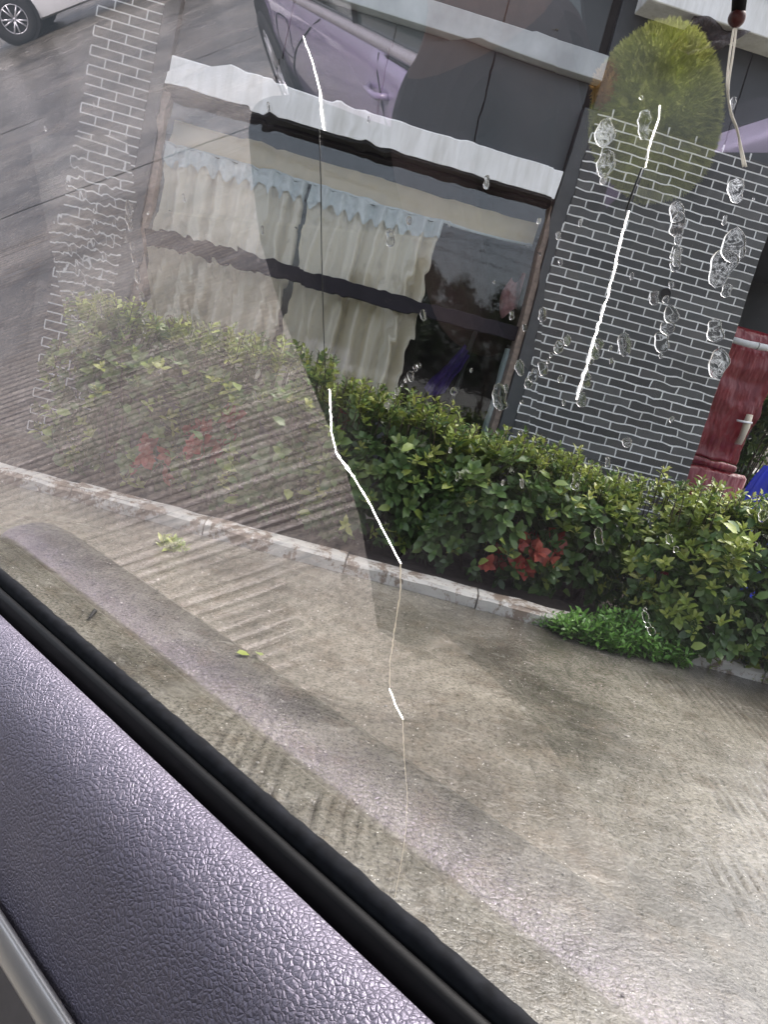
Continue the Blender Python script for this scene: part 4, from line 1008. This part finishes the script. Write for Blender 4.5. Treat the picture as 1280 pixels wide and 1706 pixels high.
# plush toy standing on the armrest
pt = thing('plush_toy', Lc(0.515, -0.62, 0.846), 'yellow green fluffy plush toy with an orange snout, mirrored above the brick wall', 'toy')
M_plush = simple('olive_plush', (0.60, 0.66, 0.20), 0.9, 0.35, 24); M_snout = simple('orange_plush', (0.62, 0.42, 0.14), 0.9, 0.2, 40)
r = random.Random(3)
def ell(u, v, cx=0.515, co_=-0.62, cz=0.945, ra=0.074, ro=0.075, rz=0.100):
    th = v * math.pi; ph = u * 2 * math.pi
    k = 1 + 0.07 * noise.noise(Vector((math.cos(ph) * 1.5, math.sin(ph) * 1.5, v * 3)))
    return Lc(cx + ra * k * math.sin(th) * math.cos(ph), co_ + ro * k * math.sin(th) * math.sin(ph), cz + rz * k * math.cos(th))
MB().grid(ell, 26, 18, closed_u=True).build('body', M_plush, pt, smooth=True)
def fur(name, fn, cen, n, L, mat, parent):
    f = MB()
    for i in range(n):
        p = fn(r.random(), math.acos(r.uniform(-1, 1)) / math.pi); d = (p - cen).normalized()
        d = (d + Vector((r.gauss(0, .35), r.gauss(0, .35), r.gauss(0, .35)))).normalized(); x = d.orthogonal().normalized() * 0.0016
        x.rotate(Matrix.Rotation(r.uniform(0, 6.28), 3, d)); l_ = L * r.uniform(.6, 1.3)
        f.add([p - x, p + x, p + d * l_], [(0, 1, 2)])
    return stuff(f.build(name, mat, parent, recalc=False))
fur('fur', ell, Lc(0.515, -0.62, 0.945), 18000, 0.009, M_plush, pt)
snout = lambda u, v: ell(u, v, 0.548, -0.575, 1.0, 0.020, 0.020, 0.026)
sn = MB().grid(snout, 16, 12, closed_u=True).build('snout', M_snout, pt, smooth=True)
fur('snout_fur', snout, Lc(0.548, -0.575, 1.0), 900, 0.006, M_snout, sn)

# person sitting beside, seen only in the glass
def person():
    t = thing('person', Lc(0.68, -0.62, 0.40), 'person in a dark brown top, mirrored above the window canopy', 'person')
    J = {'pel': ((0.68, -0.62, 0.52), .12), 'bel': ((0.71, -0.61, 0.70), .115), 'che': ((0.74, -0.60, 0.91), .122), 'nk0': ((0.745, -0.60, 1.06), .075), 'nk': ((0.75, -0.60, 1.13), .052),
         'shl': ((0.73, -0.43, 1.01), .062), 'ell': ((0.71, -0.40, 0.76), .046), 'wrl': ((0.79, -0.52, 0.62), .031), 'hal': ((0.80, -0.58, 0.60), .030),
         'shr': ((0.76, -0.77, 1.01), .062), 'elr': ((0.76, -0.84, 0.76), .046), 'wrr': ((0.82, -0.78, 0.62), .031), 'har': ((0.83, -0.72, 0.60), .030),
         'hpl': ((0.62, -0.70, 0.48), .09), 'knl': ((0.64, -1.00, 0.52), .065), 'anl': ((0.66, -1.02, 0.20), .045), 'fol': ((0.66, -1.10, 0.14), .035),
         'hpr': ((0.76, -0.70, 0.48), .09), 'knr': ((0.80, -1.00, 0.52), .065), 'anr': ((0.80, -1.02, 0.20), .045), 'for': ((0.80, -1.10, 0.14), .035)}
    E_ = [('pel', 'bel'), ('bel', 'che'), ('che', 'nk0'), ('nk0', 'nk'), ('nk0', 'shl'), ('shl', 'ell'), ('ell', 'wrl'), ('wrl', 'hal'), ('nk0', 'shr'), ('shr', 'elr'), ('elr', 'wrr'), ('wrr', 'har'), ('pel', 'hpl'), ('hpl', 'knl'), ('knl', 'anl'), ('anl', 'fol'), ('pel', 'hpr'), ('hpr', 'knr'), ('knr', 'anr'), ('anr', 'for')]
    J['hd0'] = ((0.76, -0.62, 1.20), .075); J['hd'] = ((0.765, -0.63, 1.29), .085); E_ += [('nk', 'hd0'), ('hd0', 'hd')]
    for sd_, hx in (('l', J['hal'][0]), ('r', J['har'][0])):
        for k in range(5):
            a, b = 'f%s%da' % (sd_, k), 'f%s%db' % (sd_, k); o_ = -0.03 + 0.015 * k
            ln = (0.035, 0.05, 0.055, 0.05, 0.04)[k]
            J[a] = ((hx[0] + ln * (0.9 if k else 0.5), hx[1] + o_ * 1.1, hx[2] - 0.005), .009); J[b] = ((hx[0] + ln * 1.5, hx[1] + o_ * 1.2, hx[2] - 0.03), .008)
            E_ += [('ha' + sd_, a), (a, b)]
    keys = list(J); me = bpy.data.meshes.new('body'); me.from_pydata([Lc(*J[k][0]) for k in keys], [(keys.index(a), keys.index(b)) for a, b in E_], [])
    o = bpy.data.objects.new('body', me); COL.objects.link(o)
    o.modifiers.new('skin', 'SKIN')
    return t, o, keys, J
def person_body():
    import bmesh
    t, o, keys, J = person()
    me = o.data
    bm = bmesh.new(); bm.from_mesh(me); lay = bm.verts.layers.skin.verify()
    bm.verts.ensure_lookup_table()
    for i, k in enumerate(keys):
        v = bm.verts[i][lay]; v.radius = (J[k][1], J[k][1]); v.use_root = (k == 'pel')
    bm.to_mesh(me); bm.free()
    s_ = o.modifiers.new('sub', 'SUBSURF'); s_.levels = 2; s_.render_levels = 2
    tt = NT('person_cloth_and_skin'); at = tt.coord('Object'); sx = tt.node('ShaderNodeSeparateXYZ'); tt.l.new(at, sx.inputs[0])
    n = tt.noise(at, 14, 4)
    c_ = tt.mix(tt.ramp(sx.outputs['Z'], [(0.0, 0), (1.0, 1)]), (0.055, 0.04, 0.038), (0.055, 0.04, 0.038))
    hz = tt.node('ShaderNodeMath'); hz.operation = 'GREATER_THAN'; hz.inputs[1].default_value = 1.07; tt.l.new(sx.outputs['Z'], hz.inputs[0])
    c_ = tt.mix(hz.outputs[0], (0.06, 0.04, 0.036), (0.16, 0.10, 0.075))
    tt.set(color=c_, rough=0.75, normal=tt.bump(n, 0.4, 0.02))
    me.materials.append(tt.m)
    o.parent = t; o.matrix_parent_inverse = parent_inv(t)
    hc = Lc(0.77, -0.62, 1.31)
    MB().grid(lambda u, v: hc + Vector((math.cos(u * 6.2832) * math.sin(v * 2.0), math.sin(u * 6.2832) * math.sin(v * 2.0), math.cos(v * 2.0))) * 0.098 - CA * 0.015 + UP * 0.012, 24, 12, closed_u=True).build('hair', M_gap, t, smooth=True)
person_body()

# ================================================================== across the road, mirrored in the house window
def tree(x, y, h, seed, label):
    r = random.Random(seed); t = thing('tree', (x, y, -0.08), label, 'tree', 'trees across the road')
    tr = MB(); tr.tube([(x, y, -0.1), (x + .05, y, h * .25), (x - .05, y + .1, h * .5), (x + .05, y, h * .8)], [0.13, 0.10, 0.07, 0.03], 9)
    lv = Leaves()
    for b in range(9):
        z = h * r.uniform(.3, .8); a = r.uniform(0, 6.28); L = h * r.uniform(.14, .26)
        e = Vector((x + L * math.cos(a), y + L * math.sin(a), z + L * .6)); tr.tube([(x, y, z), tuple(e)], [0.045, 0.012], 6)
    for i in range(60):
        a = r.uniform(0, 6.28); q = r.random(); z = h * (.34 + .64 * q); rr = h * .24 * math.sin(math.pi * min(1, .18 + q * .8)) ** .8 * r.uniform(.4, 1.05)
        c0 = Vector((x + rr * math.cos(a), y + rr * math.sin(a), z))
        for k in range(26):
            d = Vector((r.gauss(0, 1), r.gauss(0, 1), r.gauss(0, .8))); p = c0 + d * 0.17
            lv.rosette(p, d + UP * .4, 0.14, r, r.uniform(0, 1), 4, 0.9, 0.8)
    tr.build('trunk', M_stem, t, smooth=True); stuff(lv.build('crown', M_tree, t))
tree(4.3, -14.0, 4.9, 1, 'slim dark tree across the road, leftmost of those mirrored in the house window')
tree(5.8, -14.5, 4.7, 2, 'broad dark tree across the road, middle of those mirrored in the house window')
tree(7.3, -14.0, 4.8, 3, 'tall dark tree across the road, rightmost of those mirrored in the house window')
tree(2.6, -16.0, 4.2, 4, 'low dark tree across the road hidden behind the curtain reflection')
tree(9.3, -15.0, 5.2, 5, 'far dark tree across the road towards the red cabinet side')
for i, (z, sag) in enumerate(((6.6, .25), (6.15, .22), (6.0, .2), (5.7, .2), (5.35, .18))):
    pts = [(-25 + 60 * k / 20, -12.5, z - sag * math.sin(math.pi * ((k * 3 / 20) % 1.0))) for k in range(21)]
    tag(MB().tube(pts, 0.018, 5).build('power_line', M_gap, smooth=True), ('topmost', 'second', 'third', 'fourth', 'lowest')[i] + ' dark overhead cable mirrored in the house window', 'cable', 'overhead cables')

def potted_bush():
    r = random.Random(91); P0 = Fc(4.2, 7.3, 0.1)
    t = thing('bush', P0, 'dark green bush in the passage behind the red cabinet', 'bush'); lv = Leaves(); st = MB()
    for i in range(26):
        a = r.uniform(0, 6.28); e = P0 + Vector((0.5 * math.cos(a) * r.random(), 0.4 * math.sin(a) * r.random(), r.uniform(0.6, 1.9)))
        st.tube([tuple(P0), tuple((P0 + e) / 2 + Vector((0, 0, .1))), tuple(e)], [0.012, 0.008, 0.004], 5)
        for k in range(28):
            d = Vector((r.gauss(0, 1), r.gauss(0, 1), r.gauss(0, 1))); lv.rosette(e + d * 0.13, d + UP * .5, 0.11, r, r.uniform(.2, .8), 5, 0.9, 0.6)
    stuff(lv.build('foliage', M_leaf, t)); st.build('stems', M_stem, t)
potted_bush()
